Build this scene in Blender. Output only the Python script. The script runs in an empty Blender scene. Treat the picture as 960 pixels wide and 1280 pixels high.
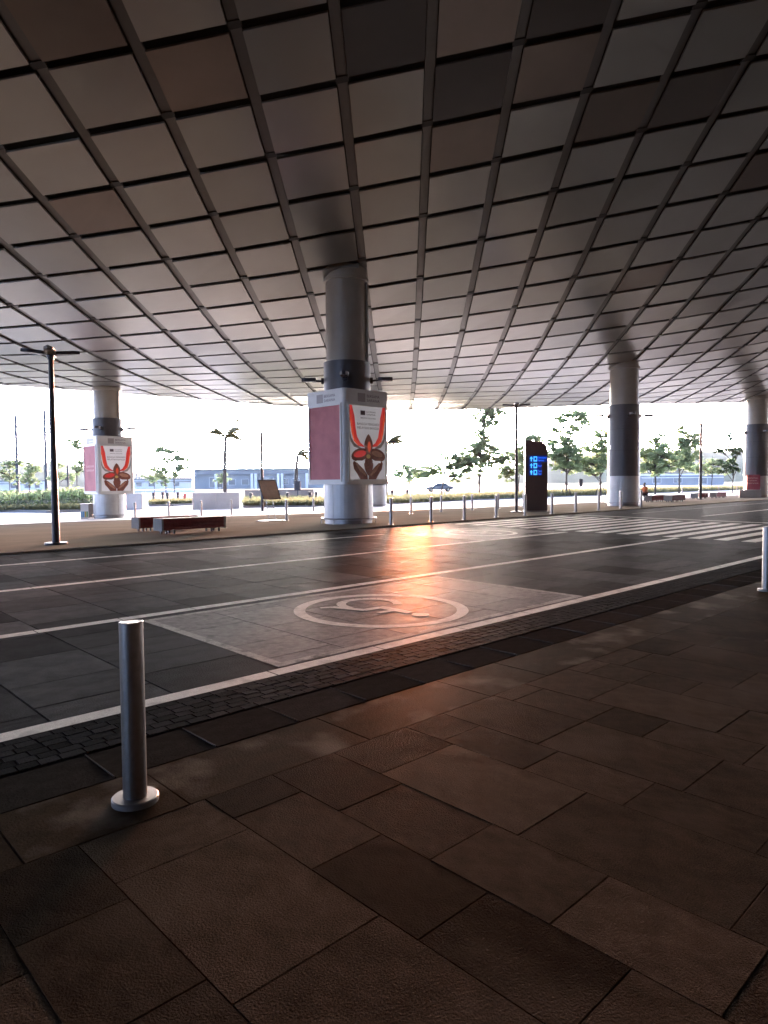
import bpy, bmesh, math, random
from mathutils import Vector, Matrix, Euler
random.seed(7)
SC = bpy.context.scene
COL = SC.collection
R_ = math.radians

# ------------------------------------------------------------------ camera, sky, sun, exposure
# world frame: X runs along the road, Y across it (away from the terminal), Z up; the camera stands at X=Y=0
CAM_H = 1.6
FPX, CX, CY = 860.7, 480.0, 640.0
ROT = ((0.72144936, -0.69241608, -0.00841364),
       (-0.03630545, -0.02568864, -0.99901051),
       (0.69151481, 0.72104096, -0.04367154))
cam_d = bpy.data.cameras.new('camera')
cam = bpy.data.objects.new('camera', cam_d)
COL.objects.link(cam)
cam.matrix_world = Matrix(((ROT[0][0], -ROT[1][0], -ROT[2][0], 0),
                           (ROT[0][1], -ROT[1][1], -ROT[2][1], 0),
                           (ROT[0][2], -ROT[1][2], -ROT[2][2], CAM_H), (0, 0, 0, 1)))
cam_d.sensor_fit = 'VERTICAL'
cam_d.sensor_height = 24.0
cam_d.lens = 24.0 * FPX / 1280.0
cam_d.clip_start = 0.05
cam_d.clip_end = 20000
SC.camera = cam

SUN_DIR = Vector((0.7257, 0.6854, 0.0600)).normalized()
HAZE = 0.00012
SUN_EL = math.asin(SUN_DIR.z)
world = bpy.data.worlds.new('World')
SC.world = world
world.use_nodes = True
wn = world.node_tree
wn.nodes.clear()
sky = wn.nodes.new('ShaderNodeTexSky')
sky.sky_type = 'NISHITA'
sky.sun_disc = False
sky.sun_elevation = SUN_EL
sky.sun_rotation = math.atan2(SUN_DIR.x, SUN_DIR.y)
sky.air_density = 0.055
sky.dust_density = 0.4
sky.ozone_density = 0.0
bg = wn.nodes.new('ShaderNodeBackground')
bg.inputs['Strength'].default_value = 0.15
wo = wn.nodes.new('ShaderNodeOutputWorld')
wn.links.new(sky.outputs[0], bg.inputs['Color'])
wn.links.new(bg.outputs[0], wo.inputs['Surface'])

sun_d = bpy.data.lights.new('sun', 'SUN')
sun_d.energy = 0.22
sun_d.angle = R_(2.2)
sun_d.color = (1.0, 0.22, 0.035)
sun = bpy.data.objects.new('sun', sun_d)
COL.objects.link(sun)
sun.rotation_euler = SUN_DIR.to_track_quat('Z', 'Y').to_euler()
sun.location = (0, 0, 60)

SC.view_settings.view_transform = 'Standard'
SC.view_settings.look = 'None'
SC.view_settings.gamma = 1.0
SC.view_settings.exposure = 5.5
SC.cycles.max_bounces = 8
SC.cycles.diffuse_bounces = 5
SC.cycles.glossy_bounces = 3
SC.cycles.transmission_bounces = 4
SC.cycles.volume_bounces = 0
SC.cycles.sample_clamp_indirect = 6.0
SC.cycles.use_denoising = True

# ------------------------------------------------------------------ helpers: the lie of the land
T_ROAD, Y_KERB, S_PLAZA = 0.0087, 16.17, -0.0229
Y_FLAT = 42.0
Z_FAR = T_ROAD * Y_KERB + S_PLAZA * (Y_FLAT - Y_KERB)      # about -0.45
def gz(y):
    if y < Y_KERB: return T_ROAD * y
    if y < Y_FLAT: return T_ROAD * Y_KERB + S_PLAZA * (y - Y_KERB) + 0.03
    return Z_FAR + 0.03
def project(p):
    x, y, z = p[0], p[1], p[2] - CAM_H
    c = [r[0] * x + r[1] * y + r[2] * z for r in ROT]
    if c[2] < 0.05: return None
    return CX + FPX * c[0] / c[2], CY + FPX * c[1] / c[2], c[2]
def bearing(px, dist, z=None):
    """ground point seen in the direction of photo column px, dist metres ahead"""
    u = (px - CX) / FPX
    v = (602.4 - 0.0083 * (px - 480) - CY) / FPX
    d = Vector([u * ROT[0][k] + v * ROT[1][k] + ROT[2][k] for k in range(3)])
    return Vector((d.x * dist, d.y * dist, Z_FAR + 0.03 if z is None else z))
def hor(px): return 602.4 - 0.0083 * (px - 480)
def shown(pts):
    """rough area in pixels that a polygon takes up in the view (0 outside)"""
    q = [project(p) for p in pts]
    if any(a is None for a in q): 
        q = [a for a in q if a]
        if len(q) < 3: return 0.0
    if max(a[0] for a in q) < 0 or min(a[0] for a in q) > 960 or max(a[1] for a in q) < 0 or min(a[1] for a in q) > 1280: return 0.0
    s = 0.0
    q = [(min(max(a[0], 0), 960), min(max(a[1], 0), 1280)) for a in q]
    for i in range(len(q)):
        s += q[i][0] * q[(i + 1) % len(q)][1] - q[(i + 1) % len(q)][0] * q[i][1]
    return abs(s) / 2

# ------------------------------------------------------------------ helpers: meshes and objects
class MB:
    def __init__(self): self.v = []; self.f = []; self.sm = []
    def add(self, vs, fs, smooth=False):
        o = len(self.v)
        self.v += [tuple(x) for x in vs]
        for f in fs: self.f.append(tuple(i + o for i in f)); self.sm.append(smooth)
        return self
    def box(self, c, s, rot=None, ch=0.0):
        hx, hy, hz = s[0] / 2, s[1] / 2, s[2] / 2
        if ch <= 0:
            vs = [(x, y, z) for x in (-hx, hx) for y in (-hy, hy) for z in (-hz, hz)]
            fs = [(0, 1, 3, 2), (4, 6, 7, 5), (0, 4, 5, 1), (2, 3, 7, 6), (0, 2, 6, 4), (1, 5, 7, 3)]
        else:
            ring = lambda a, z: [(-hx + a, -hy + a, z), (hx - a, -hy + a, z), (hx - a, hy - a, z), (-hx + a, hy - a, z)]
            vs = ring(ch, -hz) + ring(0, -hz + ch) + ring(0, hz - ch) + ring(ch, hz)
            fs = [(3, 2, 1, 0), (12, 13, 14, 15)]
            for k in range(3):
                for i in range(4):
                    a, b = k * 4 + i, k * 4 + (i + 1) % 4
                    fs.append((a, b, b + 4, a + 4))
        m = (rot if rot is not None else Matrix.Identity(3))
        c = Vector(c)
        return self.add([m @ Vector(v) + c for v in vs], fs)
    def tube(self, path, radii, n=8, cap=True, smooth=True):
        path = [Vector(p) for p in path]
        vs, fs = [], []
        ref = None
        for k, p in enumerate(path):
            t = (path[min(k + 1, len(path) - 1)] - path[max(k - 1, 0)]).normalized()
            if ref is None: ref = Vector((1, 0, 0)) if abs(t.x) < 0.8 else Vector((0, 1, 0))
            u = (ref - t * ref.dot(t)).normalized(); w = t.cross(u); ref = u
            for i in range(n):
                a = 2 * math.pi * i / n
                vs.append(p + (u * math.cos(a) + w * math.sin(a)) * radii[k])
        for k in range(len(path) - 1):
            for i in range(n):
                a, b = k * n + i, k * n + (i + 1) % n
                fs.append((a, b, b + n, a + n))
        self.add(vs, fs, smooth)
        if cap:
            self.add(vs[:n], [tuple(range(n - 1, -1, -1))]); self.add(vs[-n:], [tuple(range(n))])
        return self
    def lathe(self, prof, n=24, c=(0, 0, 0), smooth=True):
        """profile of (r, z); each segment gets its own rings so that corners stay crisp"""
        for (r0, z0), (r1, z1) in zip(prof[:-1], prof[1:]):
            vs = []
            for r, z in ((r0, z0), (r1, z1)):
                for i in range(n):
                    a = 2 * math.pi * i / n
                    vs.append((c[0] + r * math.cos(a), c[1] + r * math.sin(a), c[2] + z))
            self.add(vs, [(i, (i + 1) % n, (i + 1) % n + n, i + n) for i in range(n)], smooth)
        return self
    def prism(self, poly, o, ux, uy, un, depth):
        """polygon in the plane (o, ux, uy) with thickness depth along un"""
        o, ux, uy, un = Vector(o), Vector(ux), Vector(uy), Vector(un)
        n = len(poly)
        a = [o + ux * p[0] + uy * p[1] for p in poly]
        b = [p + un * depth for p in a]
        fs = [tuple(range(n, 2 * n)), tuple(range(n - 1, -1, -1))]
        fs += [(i, (i + 1) % n, (i + 1) % n + n, i + n) for i in range(n)]
        return self.add(a + b, fs)
    def mesh(self, name, m):
        me = bpy.data.meshes.new(name)
        me.from_pydata(self.v, [], self.f)
        if any(self.sm): me.polygons.foreach_set('use_smooth', self.sm)
        if m: me.materials.append(m)
        me.update()
        return me
    def obj(self, name, m, parent=None, loc=None):
        return link(name, self.mesh(name, m), parent, loc)
def link(name, me, parent=None, loc=None, rot=None, scale=None):
    o = bpy.data.objects.new(name, me)
    COL.objects.link(o)
    if parent: o.parent = parent
    if loc is not None: o.location = loc
    if rot is not None: o.rotation_euler = rot
    if scale is not None: o.scale = scale
    return o
def tag(o, label, cat, group=None, kind=None):
    if label: o['label'] = label
    if cat: o['category'] = cat
    if group: o['group'] = group
    if kind: o['kind'] = kind
    return o
def structure(o): o['kind'] = 'structure'; return o
def stuff(o): o['kind'] = 'stuff'; return o
def thing(name, label, cat, loc=(0, 0, 0), rz=0.0, group=None):
    o = link(name, None, None, loc, (0, 0, rz))
    o.empty_display_size = 0.3
    return tag(o, label, cat, group)
def copy_tree(o, label=None, loc=None, rz=None, parent=None):
    c = o.copy(); COL.objects.link(c)
    if parent: c.parent = parent
    for ch in list(o.children): copy_tree(ch, parent=c)
    if label: c['label'] = label
    if loc is not None: c.location = loc
    if rz is not None: c.rotation_euler.z = rz
    return c
ORD = ['first', 'second', 'third', 'fourth', 'fifth', 'sixth', 'seventh', 'eighth', 'ninth', 'tenth', 'eleventh', 'twelfth']

# ------------------------------------------------------------------ materials
def mat(name, col, rough=0.6, metal=0.0, var=0.0, nscale=6.0, bump=0.0, bscale=60.0, objvar=0.0, spec=0.5,
        stain=None, translucent=0.0, emit=0.0, world_tex=False, fine=0.0, bdist=0.01, roughvar=0.0, coat=0.0):
    m = bpy.data.materials.new(name)
    m.use_nodes = True
    nt = m.node_tree
    N, L = nt.nodes, nt.links
    b = N['Principled BSDF']
    b.inputs['Base Color'].default_value = (*col, 1)
    b.inputs['Roughness'].default_value = rough
    b.inputs['Metallic'].default_value = metal
    b.inputs['Specular IOR Level'].default_value = spec
    b.inputs['Coat Weight'].default_value = coat
    if emit:
        b.inputs['Emission Color'].default_value = (*col, 1)
        b.inputs['Emission Strength'].default_value = emit
    tc = N.new('ShaderNodeNewGeometry') if world_tex else N.new('ShaderNodeTexCoord')
    co = tc.outputs['Position'] if world_tex else tc.outputs['Object']
    cur = None
    def mix(fac, a_col, b_col, a_sock=None):
        x = N.new('ShaderNodeMix'); x.data_type = 'RGBA'
        x.inputs['A'].default_value = (*a_col, 1); x.inputs['B'].default_value = (*b_col, 1)
        if a_sock: L.new(a_sock, x.inputs['A'])
        L.new(fac, x.inputs['Factor'])
        return x.outputs['Result']
    if var:
        n = N.new('ShaderNodeTexNoise'); n.inputs['Scale'].default_value = nscale; n.inputs['Detail'].default_value = 8
        n.inputs['Roughness'].default_value = 0.65
        L.new(co, n.inputs['Vector'])
        rp = N.new('ShaderNodeMapRange'); rp.inputs['From Min'].default_value = 0.3; rp.inputs['From Max'].default_value = 0.7
        L.new(n.outputs['Fac'], rp.inputs['Value'])
        cur = mix(rp.outputs['Result'], [c * (1 - var) for c in col], [min(1, c * (1 + var)) for c in col])
    if fine:
        n = N.new('ShaderNodeTexNoise'); n.inputs['Scale'].default_value = 140; n.inputs['Detail'].default_value = 3
        L.new(co, n.inputs['Vector'])
        rp = N.new('ShaderNodeMapRange'); rp.inputs['From Min'].default_value = 0.35; rp.inputs['From Max'].default_value = 0.65
        rp.inputs['To Min'].default_value = 1 - fine; rp.inputs['To Max'].default_value = 1 + fine
        L.new(n.outputs['Fac'], rp.inputs['Value'])
        x = N.new('ShaderNodeVectorMath'); x.operation = 'SCALE'
        if cur: L.new(cur, x.inputs[0])
        else: x.inputs[0].default_value = col
        L.new(rp.outputs['Result'], x.inputs['Scale']); cur = x.outputs['Vector']
    if objvar:
        oi = N.new('ShaderNodeObjectInfo')
        rp = N.new('ShaderNodeMapRange'); rp.inputs['To Min'].default_value = 1 - objvar; rp.inputs['To Max'].default_value = 1 + objvar
        L.new(oi.outputs['Random'], rp.inputs['Value'])
        x = N.new('ShaderNodeVectorMath'); x.operation = 'SCALE'
        if cur: L.new(cur, x.inputs[0])
        else: x.inputs[0].default_value = col
        L.new(rp.outputs['Result'], x.inputs['Scale']); cur = x.outputs['Vector']
    if stain:
        n = N.new('ShaderNodeTexNoise'); n.inputs['Scale'].default_value = stain[1]; n.inputs['Detail'].default_value = 6
        g2 = N.new('ShaderNodeNewGeometry'); L.new(g2.outputs['Position'], n.inputs['Vector'])
        rp = N.new('ShaderNodeMapRange'); rp.inputs['From Min'].default_value = 0.52; rp.inputs['From Max'].default_value = 0.68
        rp.inputs['To Max'].default_value = stain[2]
        L.new(n.outputs['Fac'], rp.inputs['Value'])
        cur = mix(rp.outputs['Result'], col, stain[0], cur)
    if cur: L.new(cur, b.inputs['Base Color'])
    if roughvar:
        n = N.new('ShaderNodeTexNoise'); n.inputs['Scale'].default_value = 3.0; n.inputs['Detail'].default_value = 5
        L.new(co, n.inputs['Vector'])
        rp = N.new('ShaderNodeMapRange'); rp.inputs['From Min'].default_value = 0.3; rp.inputs['From Max'].default_value = 0.7
        rp.inputs['To Min'].default_value = max(0.05, rough - roughvar); rp.inputs['To Max'].default_value = min(1, rough + roughvar)
        L.new(n.outputs['Fac'], rp.inputs['Value']); L.new(rp.outputs['Result'], b.inputs['Roughness'])
    if bump:
        n = N.new('ShaderNodeTexNoise'); n.inputs['Scale'].default_value = bscale; n.inputs['Detail'].default_value = 5
        g2 = N.new('ShaderNodeNewGeometry'); L.new(g2.outputs['Position'], n.inputs['Vector'])
        bp = N.new('ShaderNodeBump'); bp.inputs['Strength'].default_value = bump; bp.inputs['Distance'].default_value = bdist
        L.new(n.outputs['Fac'], bp.inputs['Height']); L.new(bp.outputs['Normal'], b.inputs['Normal'])
        if objvar:
            rp = N.new('ShaderNodeMapRange'); rp.inputs['To Min'].default_value = bump * 0.4; rp.inputs['To Max'].default_value = min(1.0, bump * 1.6)
            x = N.new('ShaderNodeMath'); x.operation = 'MULTIPLY_ADD'; x.inputs[1].default_value = 7.31; x.inputs[2].default_value = 0.3
            fr = N.new('ShaderNodeMath'); fr.operation = 'FRACT'
            L.new(oi.outputs['Random'], x.inputs[0]); L.new(x.outputs[0], fr.inputs[0]); L.new(fr.outputs[0], rp.inputs['Value'])
            L.new(rp.outputs['Result'], bp.inputs['Strength'])
    if translucent:
        tr = N.new('ShaderNodeBsdfTranslucent'); tr.inputs['Color'].default_value = (min(0.6, col[0] * 2.6), min(0.6, col[1] * 2.7), col[2] * 2.8, 1)
        ms = N.new('ShaderNodeMixShader'); ms.inputs['Fac'].default_value = translucent
        L.new(b.outputs[0], ms.inputs[1]); L.new(tr.outputs[0], ms.inputs[2]); L.new(ms.outputs[0], N['Material Output'].inputs['Surface'])
    return m
M = {}
M['side_slab'] = mat('brown_stone', (0.035, 0.0275, 0.0205), 0.5, spec=0.00012, var=0.4, nscale=4, bump=1.0, bscale=120, objvar=0.5, stain=((0.055, 0.046, 0.036), 1.3, 0.65), fine=0.5, bdist=0.014, roughvar=0.1)
M['kerb_slab'] = mat('kerb_stone', (0.036, 0.027, 0.019), 0.45, spec=0.00012, var=0.3, nscale=4, bump=0.4, bscale=80, objvar=0.15, stain=((0.13, 0.115, 0.095), 2.2, 0.85), fine=0.25, bdist=0.01)
M['road_slab'] = mat('dark_stone', (0.078, 0.08, 0.084), 0.42, spec=0.00005, var=0.4, nscale=3, bump=0.5, bscale=70, objvar=0.5, stain=((0.095, 0.096, 0.1), 0.8, 0.6), fine=0.25, bdist=0.01, roughvar=0.1)
M['pale_slab'] = mat('pale_stone', (0.3, 0.292, 0.292), 0.42, spec=0.00011, var=0.35, nscale=9, bump=0.45, bscale=75, objvar=0.12, stain=((0.17, 0.17, 0.172), 7.0, 0.7), fine=0.35, bdist=0.006, roughvar=0.07)
M['sett'] = mat('sett_stone', (0.03, 0.031, 0.033), 0.55, spec=0.0001, var=0.3, nscale=12, bump=0.5, bscale=60, objvar=0.3, bdist=0.012)
M['channel'] = mat('channel_stone', (0.034, 0.031, 0.029), 0.6, spec=0.0, var=0.25, nscale=5, bump=0.4, bscale=60, objvar=0.2, fine=0.2)
M['joint'] = mat('joint_mortar', (0.035, 0.031, 0.028), 0.9, spec=0.0, bump=0.3, bscale=50)
M['road_joint'] = mat('road_joint', (0.012, 0.012, 0.013), 0.9, spec=0.0)
M['paint'] = mat('white_paint', (0.86, 0.85, 0.82), 0.42, spec=0.00012, var=0.1, nscale=14, bump=0.2, bscale=70, stain=((0.4, 0.39, 0.38), 6.0, 0.5), fine=0.12)
M['thin_paint'] = mat('worn_paint', (0.5, 0.49, 0.48), 0.45, spec=0.00012, var=0.2, nscale=20, bump=0.3, bscale=70, stain=((0.16, 0.16, 0.16), 7.0, 0.9), fine=0.3)
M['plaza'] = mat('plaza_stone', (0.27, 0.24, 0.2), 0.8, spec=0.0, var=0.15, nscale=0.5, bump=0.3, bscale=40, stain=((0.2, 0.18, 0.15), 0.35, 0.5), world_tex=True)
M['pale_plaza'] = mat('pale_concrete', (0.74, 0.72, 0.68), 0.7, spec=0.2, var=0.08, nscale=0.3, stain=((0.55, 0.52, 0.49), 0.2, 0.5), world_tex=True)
M['steel'] = mat('brushed_steel', (0.27, 0.255, 0.24), 0.36, 1.0, var=0.12, nscale=20, bump=0.05, bscale=200)
M['joint_pale'] = mat('joint_pale', (0.09, 0.085, 0.08), 0.8, spec=0.0)
M['joint_steel'] = mat('joint_steel', (0.16, 0.15, 0.14), 0.5, 0.7)
M['steel_dull'] = mat('dull_steel', (0.28, 0.27, 0.26), 0.42, 0.9, var=0.12, nscale=10)
M['panel'] = mat('ceiling_panel_metal', (0.3, 0.296, 0.282), 0.3, 0.8, var=0.05, nscale=0.6, objvar=0.13, world_tex=True)
M['panel_dark'] = mat('ceiling_panel_dark', (0.17, 0.14, 0.12), 0.32, 0.7, var=0.08, nscale=0.8, objvar=0.25, world_tex=True)
M['panel_black'] = mat('ceiling_panel_black', (0.05, 0.045, 0.043), 0.6, 0.0, var=0.1, nscale=0.8, world_tex=True)  # near-black tone for a few chosen ceiling cells
M['rail'] = mat('ceiling_rail_metal', (0.11, 0.105, 0.1), 0.35, 0.5, var=0.08, nscale=2)
M['black'] = mat('black_metal', (0.015, 0.015, 0.016), 0.6)
M['deck'] = mat('deck_soffit', (0.03, 0.028, 0.027), 0.8)
M['silver'] = mat('silver_cladding', (0.4, 0.4, 0.39), 0.38, 0.25, var=0.08, nscale=3, stain=((0.3, 0.29, 0.27), 1.2, 0.4))
M['shaft'] = mat('taupe_cladding', (0.26, 0.23, 0.19), 0.42, 0.1, var=0.07, nscale=2)
M['collar'] = mat('charcoal_cladding', (0.045, 0.043, 0.046), 0.4, 0.1, var=0.1, nscale=2)
M['lamp_metal'] = mat('lamp_metal', (0.022, 0.021, 0.026), 0.45, 0.3)
M['lens'] = mat('lamp_lens', (0.2, 0.2, 0.2), 0.2)
M['box_frame'] = mat('aluminium_frame', (0.6, 0.6, 0.57), 0.4, 0.0, var=0.05, nscale=4)
M['pink'] = mat('faded_pink_sheet', (0.45, 0.15, 0.16), 0.6, spec=0.2, var=0.1, nscale=2.5, stain=((0.36, 0.11, 0.12), 1.4, 0.6))
M['print_white'] = mat('poster_white', (0.8, 0.79, 0.82), 0.4, var=0.04, nscale=3, emit=0.005)
M['print_red'] = mat('poster_red', (0.5, 0.022, 0.02), 0.4, emit=0.012)
M['print_orange'] = mat('poster_orange', (0.62, 0.07, 0.025), 0.4, emit=0.012)
M['print_brown'] = mat('poster_brown', (0.19, 0.055, 0.035), 0.4, var=0.4, nscale=18)
M['print_skin'] = mat('poster_skin', (0.42, 0.19, 0.12), 0.4, var=0.2, nscale=14)
M['print_gold'] = mat('poster_gold', (0.62, 0.4, 0.12), 0.4)
M['print_grey'] = mat('poster_grey', (0.3, 0.27, 0.26), 0.4)
M['print_dark'] = mat('poster_ink', (0.09, 0.06, 0.08), 0.5)
M['print_pale'] = mat('poster_pale_ink', (0.75, 0.45, 0.38), 0.5)
M['kiosk'] = mat('kiosk_metal', (0.05, 0.03, 0.03), 0.35, 0.1, var=0.1, nscale=2)
M['blue_glow'] = mat('sign_blue', (0.02, 0.14, 1.0), 0.4, emit=0.032)
M['cyan_glow'] = mat('sign_cyan', (0.06, 0.4, 1.0), 0.4, emit=0.038)
M['deep_glow'] = mat('sign_deep_blue', (0.0, 0.01, 0.12), 0.4, emit=0.032)
M['maroon'] = mat('maroon_timber', (0.15, 0.036, 0.036), 0.6, spec=0.1, var=0.25, nscale=8, bump=0.15, bscale=40, objvar=0.15)
M['concrete'] = mat('grey_concrete', (0.25, 0.24, 0.225), 0.8, spec=0.1, var=0.12, nscale=3, bump=0.2, bscale=30)
M['wall_pale'] = mat('pale_render', (0.52, 0.51, 0.48), 0.8, var=0.08, nscale=1.2, bump=0.15, bscale=20, stain=((0.38, 0.36, 0.33), 0.7, 0.4))
M['wall_brown'] = mat('brown_render', (0.28, 0.22, 0.18), 0.8, var=0.1, nscale=2)
M['board_brown'] = mat('board_brown', (0.3, 0.23, 0.18), 0.5, var=0.15, nscale=5)
M['white_plastic'] = mat('white_plastic', (0.7, 0.7, 0.7), 0.4)
M['blue_plastic'] = mat('blue_plastic', (0.1, 0.35, 0.6), 0.4)
M['green_plastic'] = mat('green_plastic', (0.12, 0.4, 0.16), 0.4)
M['yellow_plastic'] = mat('yellow_plastic', (0.65, 0.5, 0.08), 0.4)
M['red_paint'] = mat('red_paint', (0.5, 0.03, 0.03), 0.4)
M['sign_red'] = mat('sign_red', (0.33, 0.03, 0.05), 0.4, var=0.1, nscale=4)
M['lawn'] = mat('dry_lawn', (0.3, 0.28, 0.13), 0.95, var=0.4, nscale=0.25, stain=((0.4, 0.34, 0.19), 0.08, 0.8), world_tex=True)
M['grass'] = mat('grass_blades', (0.15, 0.148, 0.075), 0.8, var=0.4, nscale=0.4, translucent=0.35, world_tex=True)
M['leaf_mid'] = mat('leaf_mid_green', (0.12, 0.155, 0.085), 0.6, var=0.5, nscale=1.3, translucent=0.65, world_tex=True)
M['leaf_light'] = mat('leaf_light_green', (0.165, 0.21, 0.115), 0.6, var=0.45, nscale=1.3, translucent=0.65, world_tex=True)
M['leaf_dark'] = mat('leaf_dark_green', (0.045, 0.07, 0.028), 0.6, var=0.5, nscale=1.3, translucent=0.35, world_tex=True)
M['frond'] = mat('frond_yellow', (0.075, 0.066, 0.022), 0.7, var=0.3, nscale=3, translucent=0.2)
M['bark'] = mat('bark', (0.06, 0.048, 0.038), 0.9, var=0.3, nscale=8, bump=0.4, bscale=20)
M['hill'] = mat('wooded_hill', (0.06, 0.085, 0.05), 0.95, var=0.5, nscale=0.02, world_tex=True)
M['asphalt'] = mat('asphalt', (0.1, 0.1, 0.1), 0.8, var=0.15, nscale=0.4, world_tex=True)
M['bld_blue'] = mat('blue_cladding', (0.2, 0.225, 0.24), 0.7, spec=0.2, var=0.08, nscale=0.3)
M['bld_roof'] = mat('blue_roof', (0.12, 0.145, 0.165), 0.6)
M['bld_white'] = mat('white_wall', (0.6, 0.62, 0.63), 0.7, var=0.06, nscale=0.3)
M['glass'] = mat('dark_glass', (0.05, 0.065, 0.075), 0.12)
M['mast'] = mat('mast_steel', (0.035, 0.045, 0.055), 0.5, 0.4)
M['spire'] = mat('spire_steel', (0.08, 0.13, 0.17), 0.5, 0.2)
M['car_blue'] = mat('car_paint', (0.13, 0.17, 0.22), 0.3, 0.3, coat=0.5)
M['rubber'] = mat('rubber', (0.02, 0.02, 0.02), 0.8)
M['rim'] = mat('rim_alloy', (0.45, 0.45, 0.46), 0.3, 0.9)
M['headlight'] = mat('headlight_lens', (0.6, 0.62, 0.65), 0.1)
M['shirt'] = mat('orange_shirt', (0.55, 0.13, 0.02), 0.8, var=0.15, nscale=10)
M['trousers'] = mat('dark_trousers', (0.03, 0.025, 0.035), 0.8)
M['skin'] = mat('skin', (0.26, 0.14, 0.09), 0.5)
M['hair'] = mat('hair', (0.015, 0.012, 0.01), 0.6)
M['terminal'] = mat('terminal_cladding', (0.03, 0.028, 0.026), 0.5, var=0.1, nscale=0.5)

# ------------------------------------------------------------------ ground sheets
def sheet(name, xs, ys, zf, m, dz):
    mb = MB()
    for y0, y1 in zip(ys[:-1], ys[1:]):
        for x0, x1 in zip(xs[:-1], xs[1:]):
            mb.add([(x0, y0, zf(y0) + dz), (x1, y0, zf(y0) + dz), (x1, y1, zf(y1 - 1e-6) + dz), (x0, y1, zf(y1 - 1e-6) + dz)], [(0, 1, 2, 3)])
    return mb
XR = [-70, -35, 0, 20, 40, 70, 110, 200]
ground = structure(sheet('ground', [-2150, -400, 500, 2150], [-2150, -300, -60, 60, 300, 2150], lambda y: Z_FAR, M['lawn'], -0.35).obj('ground', M['lawn']))
Y_SIDE, Y_CHAN, Y_LINE0, Y_LINE1 = 3.60, 4.07, 4.59, 4.755
sidewalk = structure(sheet('sidewalk', XR, [-9, 0, Y_SIDE], gz, M['joint'], -0.005).obj('sidewalk', M['joint']))
road = structure(sheet('road', XR, [Y_SIDE, Y_LINE0, 10, Y_KERB - 0.2], gz, M['road_joint'], -0.006).obj('road', M['road_joint']))
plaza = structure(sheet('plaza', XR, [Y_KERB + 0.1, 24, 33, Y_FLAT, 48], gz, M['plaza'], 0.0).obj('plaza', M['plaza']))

TILT = math.atan(T_ROAD)
def slab_mesh(name, m, ch=0.0035, depth=0.05):
    return MB().box((0, 0, -depth / 2), (1, 1, depth), None, ch).mesh(name, m)
def lay(pieces, parent, name, me, m, limit=300, gap=0.008, jit=0.0018):
    """pieces: (x0, x1, y0, y1); those showing largest become parts, the rest one joined part"""
    pieces = [(shown([(a, c, gz(c)), (b, c, gz(c)), (b, d, gz(d)), (a, d, gz(d))]), a, b, c, d) for a, b, c, d in pieces]
    pieces.sort(key=lambda q: -q[0])
    rest = MB()
    for k, (s, a, b, c, d) in enumerate(pieces):
        cx, cy = (a + b) / 2, (c + d) / 2
        g = gap * random.uniform(0.7, 1.4)
        z = gz(cy) + random.uniform(-jit, jit)
        if k < limit and s > 0:
            link(name, me, parent, (cx, cy, z), (TILT + random.uniform(-1, 1) * jit * 0.8, random.uniform(-1, 1) * jit * 0.8, random.uniform(-1, 1) * 0.0015), (b - a - g, d - c - g, 1))
        else:
            rest.box((cx, cy, z - 0.02), (b - a - g, d - c - g, 0.04), Matrix.Rotation(TILT, 3, 'X'), 0.006)
    if rest.v: stuff(rest.obj(name + '_field', m, parent))

# sidewalk: strips across the pavement, each strip with its own staggered joints (the first ones as they lie)
strips = [(-1.6, -1.0), (-1.0, -0.6), (-0.6, 0.0), (0.0, 0.40), (0.40, 0.66), (0.66, 1.06), (1.06, 1.68), (1.68, 2.08), (2.08, 2.51), (2.51, 3.11), (3.11, 3.47), (3.47, 4.03)]
known = {0.66: [2.53, 1.94, 1.36], 1.06: [2.66, 1.79, 0.95], 1.68: [2.79, 2.2, 1.6, 1.02], 2.08: [2.5, 1.91, 1.33, 0.74], 2.51: [2.66, 1.77, 0.87], 3.11: [2.74, 2.16, 1.58, 0.98], 3.47: [2.31, 1.44, 0.6], 0.40: [2.37, 1.8, 1.2]}
x = 4.03
while x < 26:
    w = random.choice([0.6, 0.6, 0.4, 0.42]); strips.append((x, x + w)); x += w
Y_COURSE = 3.06
pieces = []
for a, b in strips:
    step = 0.88 if b - a > 0.5 else 0.58
    js = known.get(a)
    if not js:
        js = []; y = Y_COURSE - random.uniform(0.25, 1.0) * step
        while y > -2.2: js.append(y); y -= step * random.choice([1, 1, 1, 0.66])
    else:
        js = list(js)
        while js[-1] > -1.5: js.append(js[-1] - step)
    ys = [Y_COURSE] + js
    for y1, y0 in zip(ys[:-1], ys[1:]): pieces.append((a, b, y0, y1))
lay(pieces, sidewalk, 'paving_slab', slab_mesh('paving_slab', M['side_slab']), M['side_slab'], 300, 0.003, 0.001)
pieces = []
x = -2.0
while x < 60:
    w = random.choice([0.9, 1.2, 0.75]); pieces.append((x, x + w, Y_COURSE, Y_SIDE)); x += w
lay(pieces, sidewalk, 'kerb_slab', slab_mesh('kerb_slab', M['kerb_slab']), M['kerb_slab'], 60, 0.003, 0.0008)
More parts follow.
